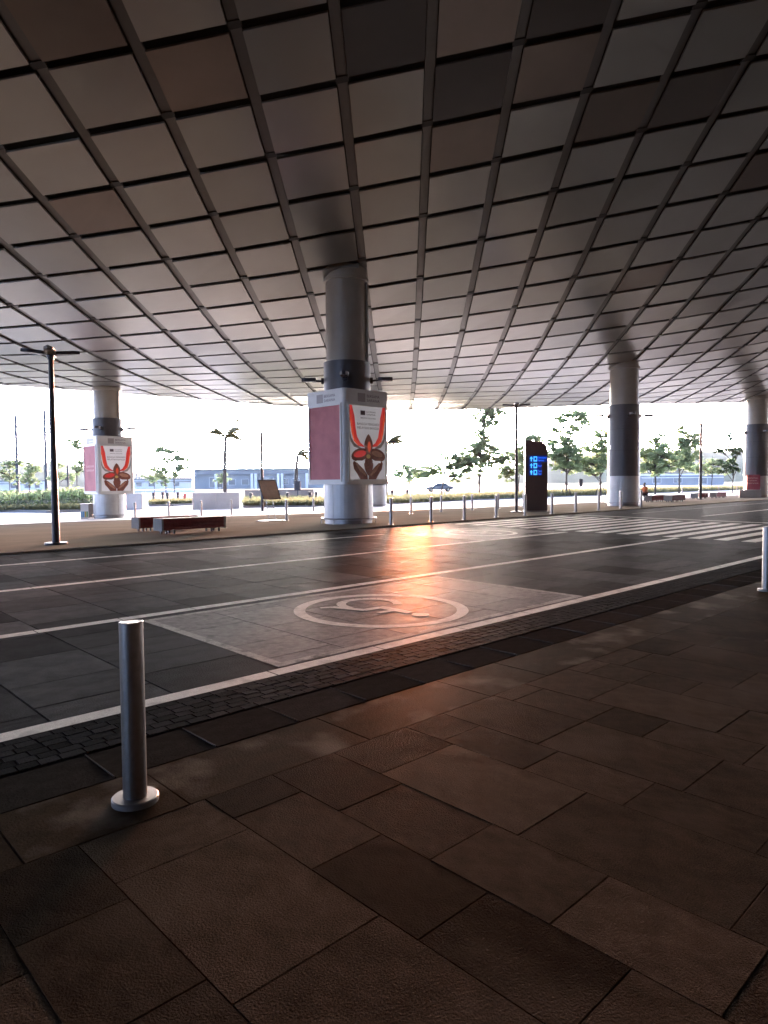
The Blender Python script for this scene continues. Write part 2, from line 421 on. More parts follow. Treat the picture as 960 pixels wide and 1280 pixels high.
# drain channel with steel joints, then the band of setts
pieces = []; steel = []
x = -0.98
k = 0
while x < 60:
    pieces.append((x, x + 0.61, Y_SIDE + 0.01, Y_CHAN - 0.035)); x += 0.61
    steel.append(x)
    k += 1
lay(pieces, road, 'channel_slab', slab_mesh('channel_slab', M['channel']), M['channel'], 60, 0.008)
sj = MB().box((0, 0, 0), (0.004, Y_CHAN - Y_SIDE - 0.06, 0.02)).mesh('steel_joint', M['joint_pale'])
for x in steel[:40]:
    for dx in (-0.001,):
        link('steel_joint', sj, road, (x + dx, (Y_SIDE + Y_CHAN) / 2, gz(3.8) - 0.006))
pieces = []
for r in range(6):
    y0 = Y_CHAN + r * (Y_LINE0 - Y_CHAN) / 6; y1 = y0 + (Y_LINE0 - Y_CHAN) / 6
    x = -1 + random.uniform(0, 0.2)
    while x < 32:
        w = random.uniform(0.11, 0.16); pieces.append((x, x + w, y0, y1)); x += w
lay(pieces, road, 'sett', slab_mesh('sett', M['sett'], 0.03, 0.06), M['sett'], 300, 0.004, 0.0012)
# carriageway slabs
PX0, PX1, PY0, PY1 = 3.34, 8.30, 4.76, 7.46          # the pale bay in the kerb lane
QX0, QX1, QY0, QY1 = 13.9, 17.6, 10.95, 13.85        # the next one, two lanes over
pieces = []; pale = []
xs = [-4.0]
while xs[-1] < PX0 - 0.5: xs.append(xs[-1] + random.choice([0.86, 0.86, 0.6]))
xs[-1] = PX0
n = 6
xs += [PX0 + (PX1 - PX0) * (k + 1) / n for k in range(n)]
while xs[-1] < 70: xs.append(xs[-1] + random.choice([0.86, 0.86, 0.6]))
for a, b in zip(xs[:-1], xs[1:]):
    inside = a > PX0 - 0.05 and b < PX1 + 0.05
    y = PY1 if inside else Y_LINE1 - random.uniform(0, 0.7)
    if inside:
        y2 = PY0 - random.uniform(0, 0.6)
        while y2 < PY1 - 0.01:
            y3 = min(y2 + random.choice([0.6, 0.9, 0.9]), PY1)
            if PY1 - y3 < 0.3: y3 = PY1
            pale.append((a, b, max(y2, PY0), y3)); y2 = y3
    while y < Y_KERB - 0.22:
        y1 = min(y + random.choice([0.6, 0.9, 0.9, 0.6]), Y_KERB - 0.2)
        if y1 - max(y, Y_LINE1) > 0.12:
            cx, cy = (a + b) / 2, (y + y1) / 2
            (pale if (QX0 < cx < QX1 and QY0 < cy < QY1) else pieces).append((a, b, max(y, Y_LINE1), y1))
        y = y1
lay(pieces, road, 'road_slab', slab_mesh('road_slab', M['road_slab']), M['road_slab'], 300, 0.009, 0.0009)
lay(pale, road, 'pale_slab', slab_mesh('pale_slab', M['pale_slab']), M['pale_slab'], 120, 0.008, 0.0001)
# kerb stones along the plaza
pieces = []
kme = MB().box((0, 0, -0.1), (1, 1, 0.2), None, 0.012).mesh('kerb_stone', M['plaza'])
x = 1.0; kk = 0; rest = MB()
while x < 110:
    if x < 44: link('kerb_stone', kme, plaza, (x + 0.6, Y_KERB - 0.045, gz(Y_KERB + 0.01) + 0.002), None, (1.19, 0.3, 1))
    else: rest.box((x + 0.6, Y_KERB - 0.045, gz(Y_KERB + 0.01) - 0.048), (1.19, 0.3, 0.1))
    x += 1.2
x = 1.0
while x > -70: rest.box((x - 0.6, Y_KERB - 0.045, gz(Y_KERB + 0.01) - 0.048), (1.19, 0.3, 0.1)); x -= 1.2
stuff(rest.obj('kerb_line', M['plaza'], plaza))

# painted markings: thin sheets on the slabs
def flat(poly, dz=0.0025):
    return [(x, y, gz(y) + dz) for x, y in poly]
def line_obj(name, polys, m, dz=0.0025):
    mb = MB()
    for p in polys: mb.add(flat(p, dz), [tuple(range(len(p)))])
    return mb.obj(name, m, road)
def strip(x0, x1, y0, y1, step=0.9):
    out = []; x = x0
    while x < x1 - 1e-6:
        xe = min(x + step, x1); out.append([(x + 0.006, y0), (xe - 0.006, y0), (xe - 0.006, y1), (x + 0.006, y1)]); x = xe
    return out
line_obj('kerb_line_marking', strip(-4, 110, Y_LINE0 + 0.004, Y_LINE1 - 0.004, 1.2), M['paint'], 0.0)
line_obj('lane_line', strip(-4, 18.0, 7.585, 7.745), M['paint'])
line_obj('lane_line', strip(-4, 17.7, 10.70, 10.86), M['paint'])
line_obj('lane_line', strip(-4, 13.4, 13.91, 14.06), M['paint'])
line_obj('lane_line', strip(28.6, 75, 11.12, 11.28), M['paint'])
line_obj('lane_line', strip(28.6, 75, 14.1, 14.22), M['thin_paint'])
line_obj('stop_line', [[(25.85, 4.9), (26.1, 4.9), (26.1, 15.4), (25.85, 15.4)]], M['paint'])
y = 5.15
while y < 15.4:
    line_obj('zebra_stripe', strip(18.1, 25.0, y, y + 0.34, 1.7), M['paint']); y += 0.66
def bay(x0, x1, y0, y1, cx, cy, R, sym=True):
    e = 0.1
    for p in ([(x0, y0), (x0 + e, y0), (x0 + e, y1), (x0, y1)], [(x1 - e, y0), (x1, y0), (x1, y1), (x1 - e, y1)],
              [(x0 + e, y1 - e), (x1 - e, y1 - e), (x1 - e, y1), (x0 + e, y1)], [(x0 + e, y0), (x1 - e, y0), (x1 - e, y0 + e), (x0 + e, y0 + e)]):
        line_obj('bay_edge', [p], M['thin_paint'], 0.0018)
    n = 56
    ring = []
    for k in range(n):
        a, b = 2 * math.pi * k / n, 2 * math.pi * (k + 1) / n
        ring.append([(cx + r * math.cos(t), cy + r * math.sin(t)) for r, t in ((R - 0.14, a), (R, a), (R, b), (R - 0.14, b))])
    line_obj('symbol_ring', ring, M['paint'], 0.0018)
    # wheelchair figure, its head towards the pavement
    w2 = lambda r, u: (cx - r, cy - u)
    polys = []
    def stroke(pts, wd):
        for (a, b), (c, d) in zip(pts[:-1], pts[1:]):
            l = math.hypot(c - a, d - b); nx, ny = -(d - b) / l * wd / 2, (c - a) / l * wd / 2
            polys.append([w2(a + nx, b + ny), w2(c + nx, d + ny), w2(c - nx, d - ny), w2(a - nx, b - ny)])
    arc = [(-0.12 + 0.36 * math.cos(R_(t)), -0.34 + 0.36 * math.sin(R_(t))) for t in range(130, 381, 14)]
    stroke(arc, 0.12)
    stroke([(-0.08, 0.42), (-0.06, -0.1)], 0.13)
    stroke([(-0.06, -0.06), (0.22, -0.08)], 0.11)
    stroke([(-0.06, 0.18), (0.2, 0.16)], 0.08)
    stroke([(0.2, -0.06), (0.36, -0.5)], 0.11)
    stroke([(0.34, -0.48), (0.5, -0.56)], 0.07)
    polys.append([w2(-0.08 + 0.105 * math.cos(t * math.pi / 8), 0.58 + 0.105 * math.sin(t * math.pi / 8)) for t in range(16)])
    mb = MB()
    for k, p in enumerate(polys): mb.add(flat(p, 0.0024 + 0.0001 * k), [tuple(range(len(p)))])
    mb.obj('wheelchair_symbol', M['paint'], road)
bay(PX0, PX1, PY0 + 0.03, PY1 - 0.02, 5.74, 6.05, 1.06)
bay(QX0, QX1, QY0, QY1 - 0.1, 15.75, 12.4, 1.06)

# ------------------------------------------------------------------ canopy ceiling
GX0, GY0 = -60.0, -20.0
G = [[19.38, 18.16, 16.95, 15.73, 14.54, 13.36, 12.21, 11.11, 10.11, 9.22, 8.43, 7.7, 7.03, 6.38, 5.74, 5.12, 4.52], [19.43, 18.2, 16.97, 15.75, 14.53, 13.34, 12.18, 11.07, 10.06, 9.17, 8.39, 7.68, 7.04, 6.43, 5.85, 5.28, 4.73], [19.48, 18.23, 16.99, 15.76, 14.53, 13.32, 12.14, 11.02, 10.0, 9.11, 8.33, 7.65, 7.04, 6.49, 5.96, 5.46, 4.97], [19.53, 18.28, 17.02, 15.77, 14.53, 13.3, 12.1, 10.96, 9.92, 9.02, 8.25, 7.59, 7.03, 6.54, 6.09, 5.67, 5.25], [19.6, 18.32, 17.05, 15.78, 14.52, 13.27, 12.04, 10.86, 9.79, 8.88, 8.12, 7.51, 7.02, 6.61, 6.25, 5.91, 5.59], [19.66, 18.36, 17.07, 15.78, 14.5, 13.22, 11.95, 10.72, 9.6, 8.67, 7.93, 7.39, 7.0, 6.7, 6.45, 6.21, 5.97], [19.72, 18.39, 17.06, 15.75, 14.45, 13.14, 11.83, 10.53, 9.32, 8.36, 7.69, 7.28, 7.02, 6.85, 6.71, 6.55, 6.37], [19.78, 18.39, 17.02, 15.66, 14.33, 13.0, 11.64, 10.22, 8.95, 8.02, 7.43, 7.21, 7.17, 7.14, 7.01, 6.87, 6.73], [19.83, 18.37, 16.93, 15.49, 14.08, 12.7, 11.26, 9.79, 8.6, 7.81, 7.36, 7.23, 7.26, 7.3, 7.23, 7.12, 7.0], [19.87, 18.34, 16.8, 15.25, 13.71, 12.17, 10.65, 9.28, 8.25, 7.64, 7.35, 7.3, 7.33, 7.36, 7.34, 7.25, 7.12], [19.89, 18.28, 16.66, 15.02, 13.36, 11.73, 10.19, 8.87, 7.95, 7.49, 7.33, 7.37, 7.51, 7.5, 7.36, 7.21, 7.05], [19.89, 18.23, 16.55, 14.85, 13.15, 11.52, 10.02, 8.78, 7.9, 7.43, 7.26, 7.27, 7.33, 7.28, 7.14, 6.97, 6.79], [19.87, 18.19, 16.49, 14.78, 13.09, 11.48, 10.04, 8.82, 7.91, 7.41, 7.16, 7.04, 6.97, 6.87, 6.73, 6.55, 6.36], [19.84, 18.16, 16.48, 14.78, 13.12, 11.57, 10.18, 9.01, 8.11, 7.48, 7.07, 6.8, 6.6, 6.41, 6.22, 6.0, 5.78], [19.81, 18.15, 16.5, 14.83, 13.22, 11.72, 10.37, 9.22, 8.28, 7.55, 7.0, 6.58, 6.25, 5.95, 5.68, 5.4, 5.12], [19.78, 18.16, 16.53, 14.91, 13.34, 11.88, 10.55, 9.4, 8.42, 7.6, 6.93, 6.38, 5.92, 5.52, 5.14, 4.78, 4.42], [19.75, 18.17, 16.58, 14.99, 13.46, 12.02, 10.7, 9.53, 8.5, 7.61, 6.85, 6.19, 5.62, 5.1, 4.63, 4.17, 3.72], [19.73, 18.18, 16.62, 15.07, 13.56, 12.13, 10.82, 9.63, 8.55, 7.6, 6.76, 6.01, 5.33, 4.72, 4.14, 3.59, 3.06], [19.71, 18.18, 16.65, 15.13, 13.65, 12.24, 10.92, 9.7, 8.59, 7.57, 6.65, 5.82, 5.05, 4.34, 3.68, 3.05, 2.42], [19.7, 18.18, 16.68, 15.19, 13.74, 12.34, 11.01, 9.77, 8.61, 7.54, 6.54, 5.63, 4.77, 3.98, 3.23, 2.52, 1.82]]
def crw(t): return ((-t + 2 * t * t - t ** 3) / 2, (2 - 5 * t * t + 3 * t ** 3) / 2, (t + 4 * t * t - 3 * t ** 3) / 2, (-t * t + t ** 3) / 2)
def zc(x, y):
    fx, fy = (x - GX0) / 10, (y - GY0) / 5
    i, j = min(max(int(math.floor(fx)), 0), 18), min(max(int(math.floor(fy)), 0), 15)
    wa, wb = crw(min(max(fx - i, 0), 1)), crw(min(max(fy - j, 0), 1))
    return sum(wa[p] * wb[q] * G[min(max(i - 1 + p, 0), 19)][min(max(j - 1 + q, 0), 16)] for p in range(4) for q in range(4))
EDGE = [(-60, 42.4), (30, 42.6), (37, 42.5), (39.6, 42.0), (41.2, 40.3), (42.4, 37.2), (44.3, 33.4), (46.6, 29.2), (49.8, 26.0), (53.6, 23.4), (58.0, 21.5), (62.5, 19.9), (70, 18.2), (110, 17.6)]
def y_edge(x):
    if x <= EDGE[0][0]: return EDGE[0][1]
    for (a, b), (c, d) in zip(EDGE[:-1], EDGE[1:]):
        if x <= c: return b + (d - b) * (x - a) / (c - a)
    return EDGE[-1][1]
PHI, SA, SB, OX, OY = -0.79149446, 2.05094435, 1.92151075, 5.05585739, 15.51703949
AX = (math.cos(PHI), math.sin(PHI)); BX = (-math.sin(PHI), math.cos(PHI))
def cell(i, j): return OX + i * SA * AX[0] + j * SB * BX[0], OY + i * SA * AX[1] + j * SB * BX[1]
def clip_edge(poly):
    """cut a plan polygon along the canopy's outline"""
    cx = sum(p[0] for p in poly) / len(poly)
    s = (y_edge(cx + 0.7) - y_edge(cx - 0.7)) / 1.4
    f = lambda p: p[1] - (y_edge(cx) + s * (p[0] - cx)) + 0.05
    out = []
    for a, b in zip(poly, poly[1:] + poly[:1]):
        fa, fb = f(a), f(b)
        if fa <= 0: out.append(a)
        if fa * fb < 0:
            t = fa / (fa - fb); out.append((a[0] + (b[0] - a[0]) * t, a[1] + (b[1] - a[1]) * t))
    return out
canopy = thing('canopy', 'vast curving canopy ceiling of grey square metal panels over the road', 'canopy')
GA, GB = 0.14, 0.12
cand = []
for i in range(-60, 80):
    for j in range(-60, 80):
        c = cell(i + 0.5, j + 0.5)
        if not (-62 < c[0] < 108 and -9 < c[1] < y_edge(c[0]) + 1.6): continue
        ga, gb = GA / SA, GB / SB
        poly = clip_edge([cell(i + ga, j + gb), cell(i + 1 - ga, j + gb), cell(i + 1 - ga, j + 1 - gb), cell(i + ga, j + 1 - gb)])
        if len(poly) < 3: continue
        pts = [(x, y, zc(x, y)) for x, y in poly]
        cand.append((shown(pts), i, j, pts))
cand.sort(key=lambda q: -q[0])
BLACK_CELLS = {(3, 0), (5, 0), (4, 1), (7, 2)}
BROWN_CELLS = {(0, -1), (1, 0), (5, 1), (6, 2), (4, 2), (4, 0), (9, 4), (-1, 2), (8, 7)}
rest = MB()
NPART = 300
for k, (s, i, j, pts) in enumerate(cand):
    rr = random.Random(i * 977 + j * 131)
    dz = rr.uniform(-0.012, 0.012)
    n = len(pts)
    mb = rest if (k >= NPART or s <= 0) else MB()
    low = [(x, y, z + dz + rr.uniform(-0.008, 0.008)) for x, y, z in pts]
    up = [(x, y, z + 0.05) for x, y, z in low]
    mb.add(low + up, [tuple(range(n - 1, -1, -1)), tuple(range(n, 2 * n))] + [(a, (a + 1) % n, (a + 1) % n + n, a + n) for a in range(n)])
    if mb is not rest:
            mb.obj('ceiling_panel', M['panel_dark'] if (i, j) in BROWN_CELLS else (M['panel_black'] if (i, j) in BLACK_CELLS else M['panel']), canopy)
stuff(rest.obj('ceiling_panel_field', M['panel'], canopy))
# rails run under every second set of gaps, black plates mark the crossings
plates = MB()
for i in range(-58, 80):
    runs = []; run = []
    for jj in range(-120, 160):
        c = cell(i, jj / 2)
        if -62 < c[0] < 108 and -9 < c[1] < y_edge(c[0]) - 0.1: run.append(jj)
        elif run: runs.append(run); run = []
    for run in runs:
        if len(run) < 2: continue
        mb = MB(); vs = []; fs = []
        for jj in run:
            for sgn, up in ((-1, 0), (1, 0), (1, 1), (-1, 1)):
                x, y = cell(i + sgn * 0.115 / SA, jj / 2)
                vs.append((x, y, zc(x, y) + 0.085 + up * 0.06))
        for q in range(len(run) - 1):
            for e in range(4): fs.append((q * 4 + e, q * 4 + (e + 1) % 4, q * 4 + (e + 1) % 4 + 4, q * 4 + e + 4))
        mb.add(vs, fs)
        mb.obj('ceiling_rail', M['rail'], canopy)
for i in range(-20, 45):
    for j in range(-20, 45):
        if (i + j) % 2: continue
        x, y = cell(i, j)
        if -20 < x < 100 and -9 < y < y_edge(x) - 0.3:
            z = zc(x, y) + 0.06
            ca = [cell(i + a * 0.15 / SA, j + b * 0.09 / SB) for a, b in ((-1, -1), (1, -1), (1, 1), (-1, 1))]
            plates.add([(p[0], p[1], zc(*p) + 0.055) for p in ca] + [(p[0], p[1], zc(*p) + 0.075) for p in ca], [(3, 2, 1, 0), (0, 1, 5, 4), (1, 2, 6, 5), (2, 3, 7, 6), (3, 0, 4, 7)])
stuff(plates.obj('joint_plate', M['black'], canopy))
mb = MB(); vs = []; fs = []
xs = list(range(-62, 111, 2)); ny = 24
for x in xs:
    ye = y_edge(x) - 0.02
    for q in range(ny + 1):
        y = -9.4 + (ye + 9.4) * q / ny
        vs.append((x, y, zc(x, y) + 0.42))
for a in range(len(xs) - 1):
    for q in range(ny): fs.append((a * (ny + 1) + q, a * (ny + 1) + q + 1, (a + 1) * (ny + 1) + q + 1, (a + 1) * (ny + 1) + q))
mb.add(vs, fs, True); mb.obj('deck', M['deck'], canopy)
mb = MB(); vs = []; fs = []
xs = [-62 + 0.5 * k for k in range(345)]
for x in xs:
    ye = y_edge(x); z = zc(x, ye)
    vs += [(x, ye + 0.02, z - 0.015), (x, ye + 0.1, z - 0.015), (x, ye + 0.1, z + 0.5), (x, ye + 0.02, z + 0.5)]
for a in range(len(xs) - 1):
    for e in range(4): fs.append((a * 4 + e, a * 4 + (e + 1) % 4, a * 4 + (e + 1) % 4 + 4, a * 4 + e + 4))
mb.add(vs, fs); mb.obj('fascia', M['panel'], canopy)
# the terminal's front behind the camera carries the other side of the canopy
tw = MB().box((24, -9.8, 9), (190, 0.6, 20)).obj('terminal_wall', M['terminal'])
structure(tw)

# ------------------------------------------------------------------ ground beyond the canopy
def P(px, py, z=None):
    """far ground point from a bearing and a dip below the horizon"""
    z = Z_FAR + 0.03 if z is None else z
    return bearing(px, (CAM_H - z) * FPX / (py - hor(px)), z)
FE = [(-70, 36.6), (9.4, 36.2), (18, 33.8), (24, 31.2), (27.7, 29.2), (34, 27.4), (41.7, 26.0), (60, 25.0), (110, 24.6), (199, 24.5)]
mb = MB()
for (xa, ya), (xb, yb) in zip(FE[:-1], FE[1:]):
    for f0, f1 in ((0, 0.5), (0.5, 1)):
        q = [(xa, ya + (47.9 - ya) * f0), (xb, yb + (47.9 - yb) * f0), (xb, yb + (47.9 - yb) * f1), (xa, ya + (47.9 - ya) * f1)]
        mb.add([(x, y, gz(y) + 0.008) for x, y in q], [(0, 1, 2, 3)])
mb.add([(-400, 47.9, Z_FAR + 0.02), (400, 47.9, Z_FAR + 0.02), (400, 150, Z_FAR + 0.02), (-400, 150, Z_FAR + 0.02)], [(0, 1, 2, 3)])
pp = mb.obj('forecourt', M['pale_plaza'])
ed = MB()
for (xa, ya), (xb, yb) in zip(FE[:-1], FE[1:]):
    ed.add([(xa, ya - 0.3, gz(ya) + 0.012), (xb, yb - 0.3, gz(yb) + 0.012), (xb, yb - 0.02, gz(yb) + 0.014), (xa, ya - 0.02, gz(ya) + 0.014)], [(0, 1, 2, 3)])
ed.obj('drain_strip', M['channel'], pp)
structure(pp)
far_road = MB().add([(-900, 150, Z_FAR + 0.01), (900, 150, Z_FAR + 0.01), (900, 172, Z_FAR + 0.01), (-900, 172, Z_FAR + 0.01)], [(0, 1, 2, 3)]).obj('access_road', M['asphalt'])
structure(far_road)
def bed(name, front, depth, m, hgt=0.14, kerb=True):
    """a raised planted bed; front is its edge towards the terminal, left to right"""
    front = [Vector(p) for p in front]
    back = []
    for p in front:
        d = Vector((p.x, p.y, 0)).normalized(); back.append(p + d * depth)
    n = len(front)
    mb = MB()
    for k in range(n - 1):
        a, b, c, d = front[k], front[k + 1], back[k + 1], back[k]
        up = Vector((0, 0, hgt))
        mb.add([a + up, b + up, c + up * 2.5, d + up * 2.5, a, b, c, d], [(0, 1, 2, 3), (4, 5, 1, 0), (6, 7, 3, 2)])
    o = structure(mb.obj(name, m))
    if kerb:
        kb = MB()
        for a, b in zip(front[:-1], front[1:]):
            t = (b - a); l = t.length; t.normalize()
            kb.box((a + b) / 2 + Vector((0, 0, hgt / 2)) - Vector((t.y, -t.x, 0)) * -0.0, (l, 0.2, hgt + 0.05), Matrix.Rotation(math.atan2(t.y, t.x), 3, 'Z'), 0.02)
        kb.obj('bed_kerb', M['concrete'], o)
    return o
bed_left = bed('lawn', [P(-60, 641), P(0, 640), P(24, 640), P(60, 641), P(100, 639.5), P(112, 637), P(150, 635)], 26, M['lawn'])
bed_mid = bed('lawn', [P(186, 633), P(215, 632.5), P(242, 631)], 30, M['lawn'])
bed_wall = bed('lawn', [P(304, 634.5), P(330, 634.5), P(385, 634), P(440, 632.5), P(487, 631), P(530, 628.5), P(600, 625.5), P(650, 624)], 55, M['lawn'])
bed_right = bed('lawn', [P(652, 623.5), P(700, 621.5), P(760, 619.5), P(830, 616.5), P(900, 614), P(1000, 611)], 60, M['lawn'])
def grass(o, pts, depth, n, h):
    mb = MB()
    for _ in range(n):
        k = random.randrange(len(pts) - 1); t = random.random()
        a = Vector(pts[k]).lerp(Vector(pts[k + 1]), t)
        d = Vector((a.x, a.y, 0)).normalized() * (random.random() ** 2.2 * depth)
        a = a + d; a.z = Z_FAR + 0.15 + random.uniform(0, 0.1)
        hh = h * random.uniform(0.5, 1.4)
        for q in range(3):
            ang = random.uniform(0, 6.28); w = random.uniform(0.05, 0.12)
            u = Vector((math.cos(ang), math.sin(ang), 0)); ln = Vector((random.uniform(-1, 1), random.uniform(-1, 1), 0)) * hh * 0.6
            mb.add([a - u * w, a + u * w, a + ln + Vector((0, 0, hh))], [(0, 1, 2)])
    g = mb.obj('grass', M['grass'])
    g['kind'] = 'stuff'; g['label'] = o; g['category'] = 'grass'
grass('rough grass along the edge of the bed in front of the trees', [P(652, 623.5), P(700, 621.5), P(760, 619.5), P(830, 616.5), P(900, 614), P(1000, 611)], 18, 5200, 0.6)
grass('green grass on the bed behind the tilted board', [P(304, 634.5), P(385, 634), P(487, 631), P(600, 625.5), P(650, 624)], 22, 5200, 0.4)
grass('short grass in the bed under the leafy shrubs', [P(-60, 641), P(24, 640), P(100, 639.5), P(150, 635)], 7, 2500, 0.35)
grass('short grass between the two low walls', [P(186, 633), P(242, 631)], 10, 700, 0.3)

# ------------------------------------------------------------------ columns
def floodlight(parent, ang, r, z):
    d = Vector((math.cos(ang), math.sin(ang), 0)); s = Vector((-d.y, d.x, 0))
    o = link('floodlight', None, parent, (0, 0, 0)); 
    mb = MB()
    mb.box(d * (r + 0.04) + Vector((0, 0, z)), (0.1, 0.16, 0.22), Matrix.Rotation(ang, 3, 'Z'), 0.015)
    mb.tube([d * (r + 0.06) + Vector((0, 0, z)), d * (r + 0.36) + Vector((0, 0, z + 0.02))], [0.04, 0.035], 8)
    bpy.data.objects.remove(o)
    o = mb.obj('floodlight', M['lamp_metal'], parent)
    h = MB().prism([(0.28, -0.11), (0.42, -0.15), (0.68, -0.14), (0.8, -0.06), (0.8, 0.06), (0.68, 0.14), (0.42, 0.15), (0.28, 0.11)],
                   d * r + Vector((0, 0, z - 0.02)), d, s, (0, 0, 1), 0.13)
    h.obj('lamp_head', M['lamp_metal'], o)
    MB().prism([(0.42, -0.11), (0.7, -0.11), (0.7, 0.11), (0.42, 0.11)], d * r + Vector((0, 0, z - 0.026)), d, s, (0, 0, 1), 0.005).obj('lamp_lens', M['lens'], o)
def column(x, y, label, boxed, ztop, arms=(45, 135, 225, 315)):
    z0 = gz(y)
    t = thing('column', label, 'column', (x, y, z0), 0, 'round clad columns under the canopy')
    RL = 0.89
    z1 = 1.72 if not boxed else 1.75
    MB().lathe([(0.86, 0), (0.86, 0.14)], 40).obj('plinth', M['steel_dull'], t)
    # lower drum in quarter shells with open seams
    for k in range(4):
        n = 10; vs = []; fs = []
        a0 = k * math.pi / 2 + 0.2
        for q in range(n + 1):
            a = a0 + 0.008 + (math.pi / 2 - 0.016) * q / n
            for r, z in ((RL, 0.14), (RL, z1), (RL - 0.05, z1), (RL - 0.05, 0.14)): vs.append((r * math.cos(a), r * math.sin(a), z))
        for q in range(n):
            for e in range(4): fs.append((q * 4 + e, q * 4 + 4 + e, q * 4 + 4 + (e + 1) % 4, q * 4 + (e + 1) % 4))
        fs += [(0, 1, 2, 3), (n * 4 + 3, n * 4 + 2, n * 4 + 1, n * 4)]
        MB().add(vs, fs).obj('lower_panel', M['silver'], t)
    MB().lathe([(RL - 0.05, 0.1), (RL - 0.05, z1)], 32).obj('core', M['black'], t)
    # low guard rail round the foot
    rail = MB()
    rr = 0.99
    rail.tube([(rr * math.cos(2 * math.pi * k / 32), rr * math.sin(2 * math.pi * k / 32), 0.2) for k in range(33)], [0.022] * 33, 6)
    g = rail.obj('foot_rail', M['steel_dull'], t)
    for k in range(6):
        a = k * math.pi / 3 + 0.3
        MB().tube([(rr * math.cos(a), rr * math.sin(a), 0), (rr * math.cos(a), rr * math.sin(a), 0.2)], [0.02, 0.02], 6).obj('post', M['steel_dull'], g)
    zc0 = z1 if not boxed else 4.6
    zc1 = 5.78
    RC = 0.885 if not boxed else 0.845
    if boxed:
        MB().lathe([(RL - 0.06, z1), (RL - 0.06, zc0)], 32).obj('middle_drum', M['silver'], t)
        MB().lathe([(RC - 0.03, zc0), (RC, zc0), (RC, zc1), (RC - 0.12, zc1)], 40).obj('collar', M['collar'], t)
    else:
        hs = [zc0, zc0 + (zc1 - zc0) * 0.36, zc0 + (zc1 - zc0) * 0.66, zc1]
        for a, b in zip(hs[:-1], hs[1:]):
            MB().lathe([(RC - 0.02, a + 0.012), (RC, a + 0.012), (RC, b - 0.012), (RC - 0.12, b - 0.012)], 40).obj('collar', M['collar'], t)
        MB().lathe([(RC - 0.025, zc0), (RC - 0.025, zc1)], 32).obj('collar_core', M['black'], t)
    RU = 0.74 if boxed else 0.79
    MB().lathe([(RU, zc1 - 0.02), (RU, ztop + 0.3)], 40).obj('shaft', M['shaft'], t)
    MB().lathe([(RU, ztop - 0.22), (RU + 0.07, ztop - 0.2), (RU + 0.07, ztop - 0.08), (RU + 0.02, ztop - 0.06)], 40).obj('cap_ring', M['shaft'], t)
    if boxed:
        a = R_(-62)
        MB().tube([((RU + 0.045) * math.cos(a), (RU + 0.045) * math.sin(a), zc1), ((RU + 0.045) * math.cos(a), (RU + 0.045) * math.sin(a), ztop - 0.25)], [0.045, 0.045], 8).obj('downpipe', M['shaft'], t)
    for d in arms: floodlight(t, R_(d), RC, 5.15)
    return t
CXY = [(16.43, 19.0), (37.62, 19.18), (59.3, 19.05), (16.3, 40.2), (37.8, 40.4)]
column(*CXY[0], 'nearest round column, its middle wrapped by the larger lit advertising box', True, zc(*CXY[0]) - gz(19) - 0.0)
col3 = column(*CXY[1], 'grey round column with charcoal middle standing right of the dark sign totem', False, zc(*CXY[1]) - gz(19))
column(*CXY[2], 'charcoal and taupe column at the right edge behind the red notice', False, zc(*CXY[2]) - gz(19))
column(*CXY[3], 'distant left column carrying the smaller advertising box behind the tall lamp post', True, zc(*CXY[3]) - gz(40))
column(*CXY[4], 'far column almost hidden behind the nearest one, only its silver foot showing', False, zc(*CXY[4]) - gz(40))
# paper notice and number mark on the charcoal column
nb = math.atan2(-19.0, -37.8) + 0.28
def on_drum(parent, name, poly, ang, z, r, m):
    mb = MB(); n = len(poly)
    f = [(r * math.cos(ang + p[0] / r), r * math.sin(ang + p[0] / r), z + p[1]) for p in poly]
    g = [((r + 0.006) * math.cos(ang + p[0] / r), (r + 0.006) * math.sin(ang + p[0] / r), z + p[1]) for p in poly]
    mb.add(f + g, [tuple(range(n, 2 * n)), tuple(range(n))] + [(i, (i + 1) % n, (i + 1) % n + n, i + n) for i in range(n)])
    return mb.obj(name, m, parent)
ang0 = math.atan2(-19.0, -37.8)
on_drum(col3, 'notice', [(-0.42, -0.04), (-0.16, -0.04), (-0.16, 0.18), (-0.42, 0.18)], ang0 - 0.72, 3.3, 0.887, M['print_white'])
on_drum(col3, 'notice_line', [(-0.4, 0.05), (-0.18, 0.05), (-0.18, 0.08), (-0.4, 0.08)], ang0 - 0.72, 3.3, 0.894, M['print_dark'])
arc = [(0.05 + 0.2 * math.cos(R_(t)), -0.25 + 0.26 * math.sin(R_(t))) for t in range(100, 261, 20)]
arc += [(0.05 + 0.1 * math.cos(R_(t)), -0.25 + 0.18 * math.sin(R_(t))) for t in range(260, 99, -20)]
on_drum(col3, 'arc_mark', [(-p[0] - 0.45, p[1]) for p in arc][::-1], ang0 - 0.9, 3.3, 0.887, M['print_white'])

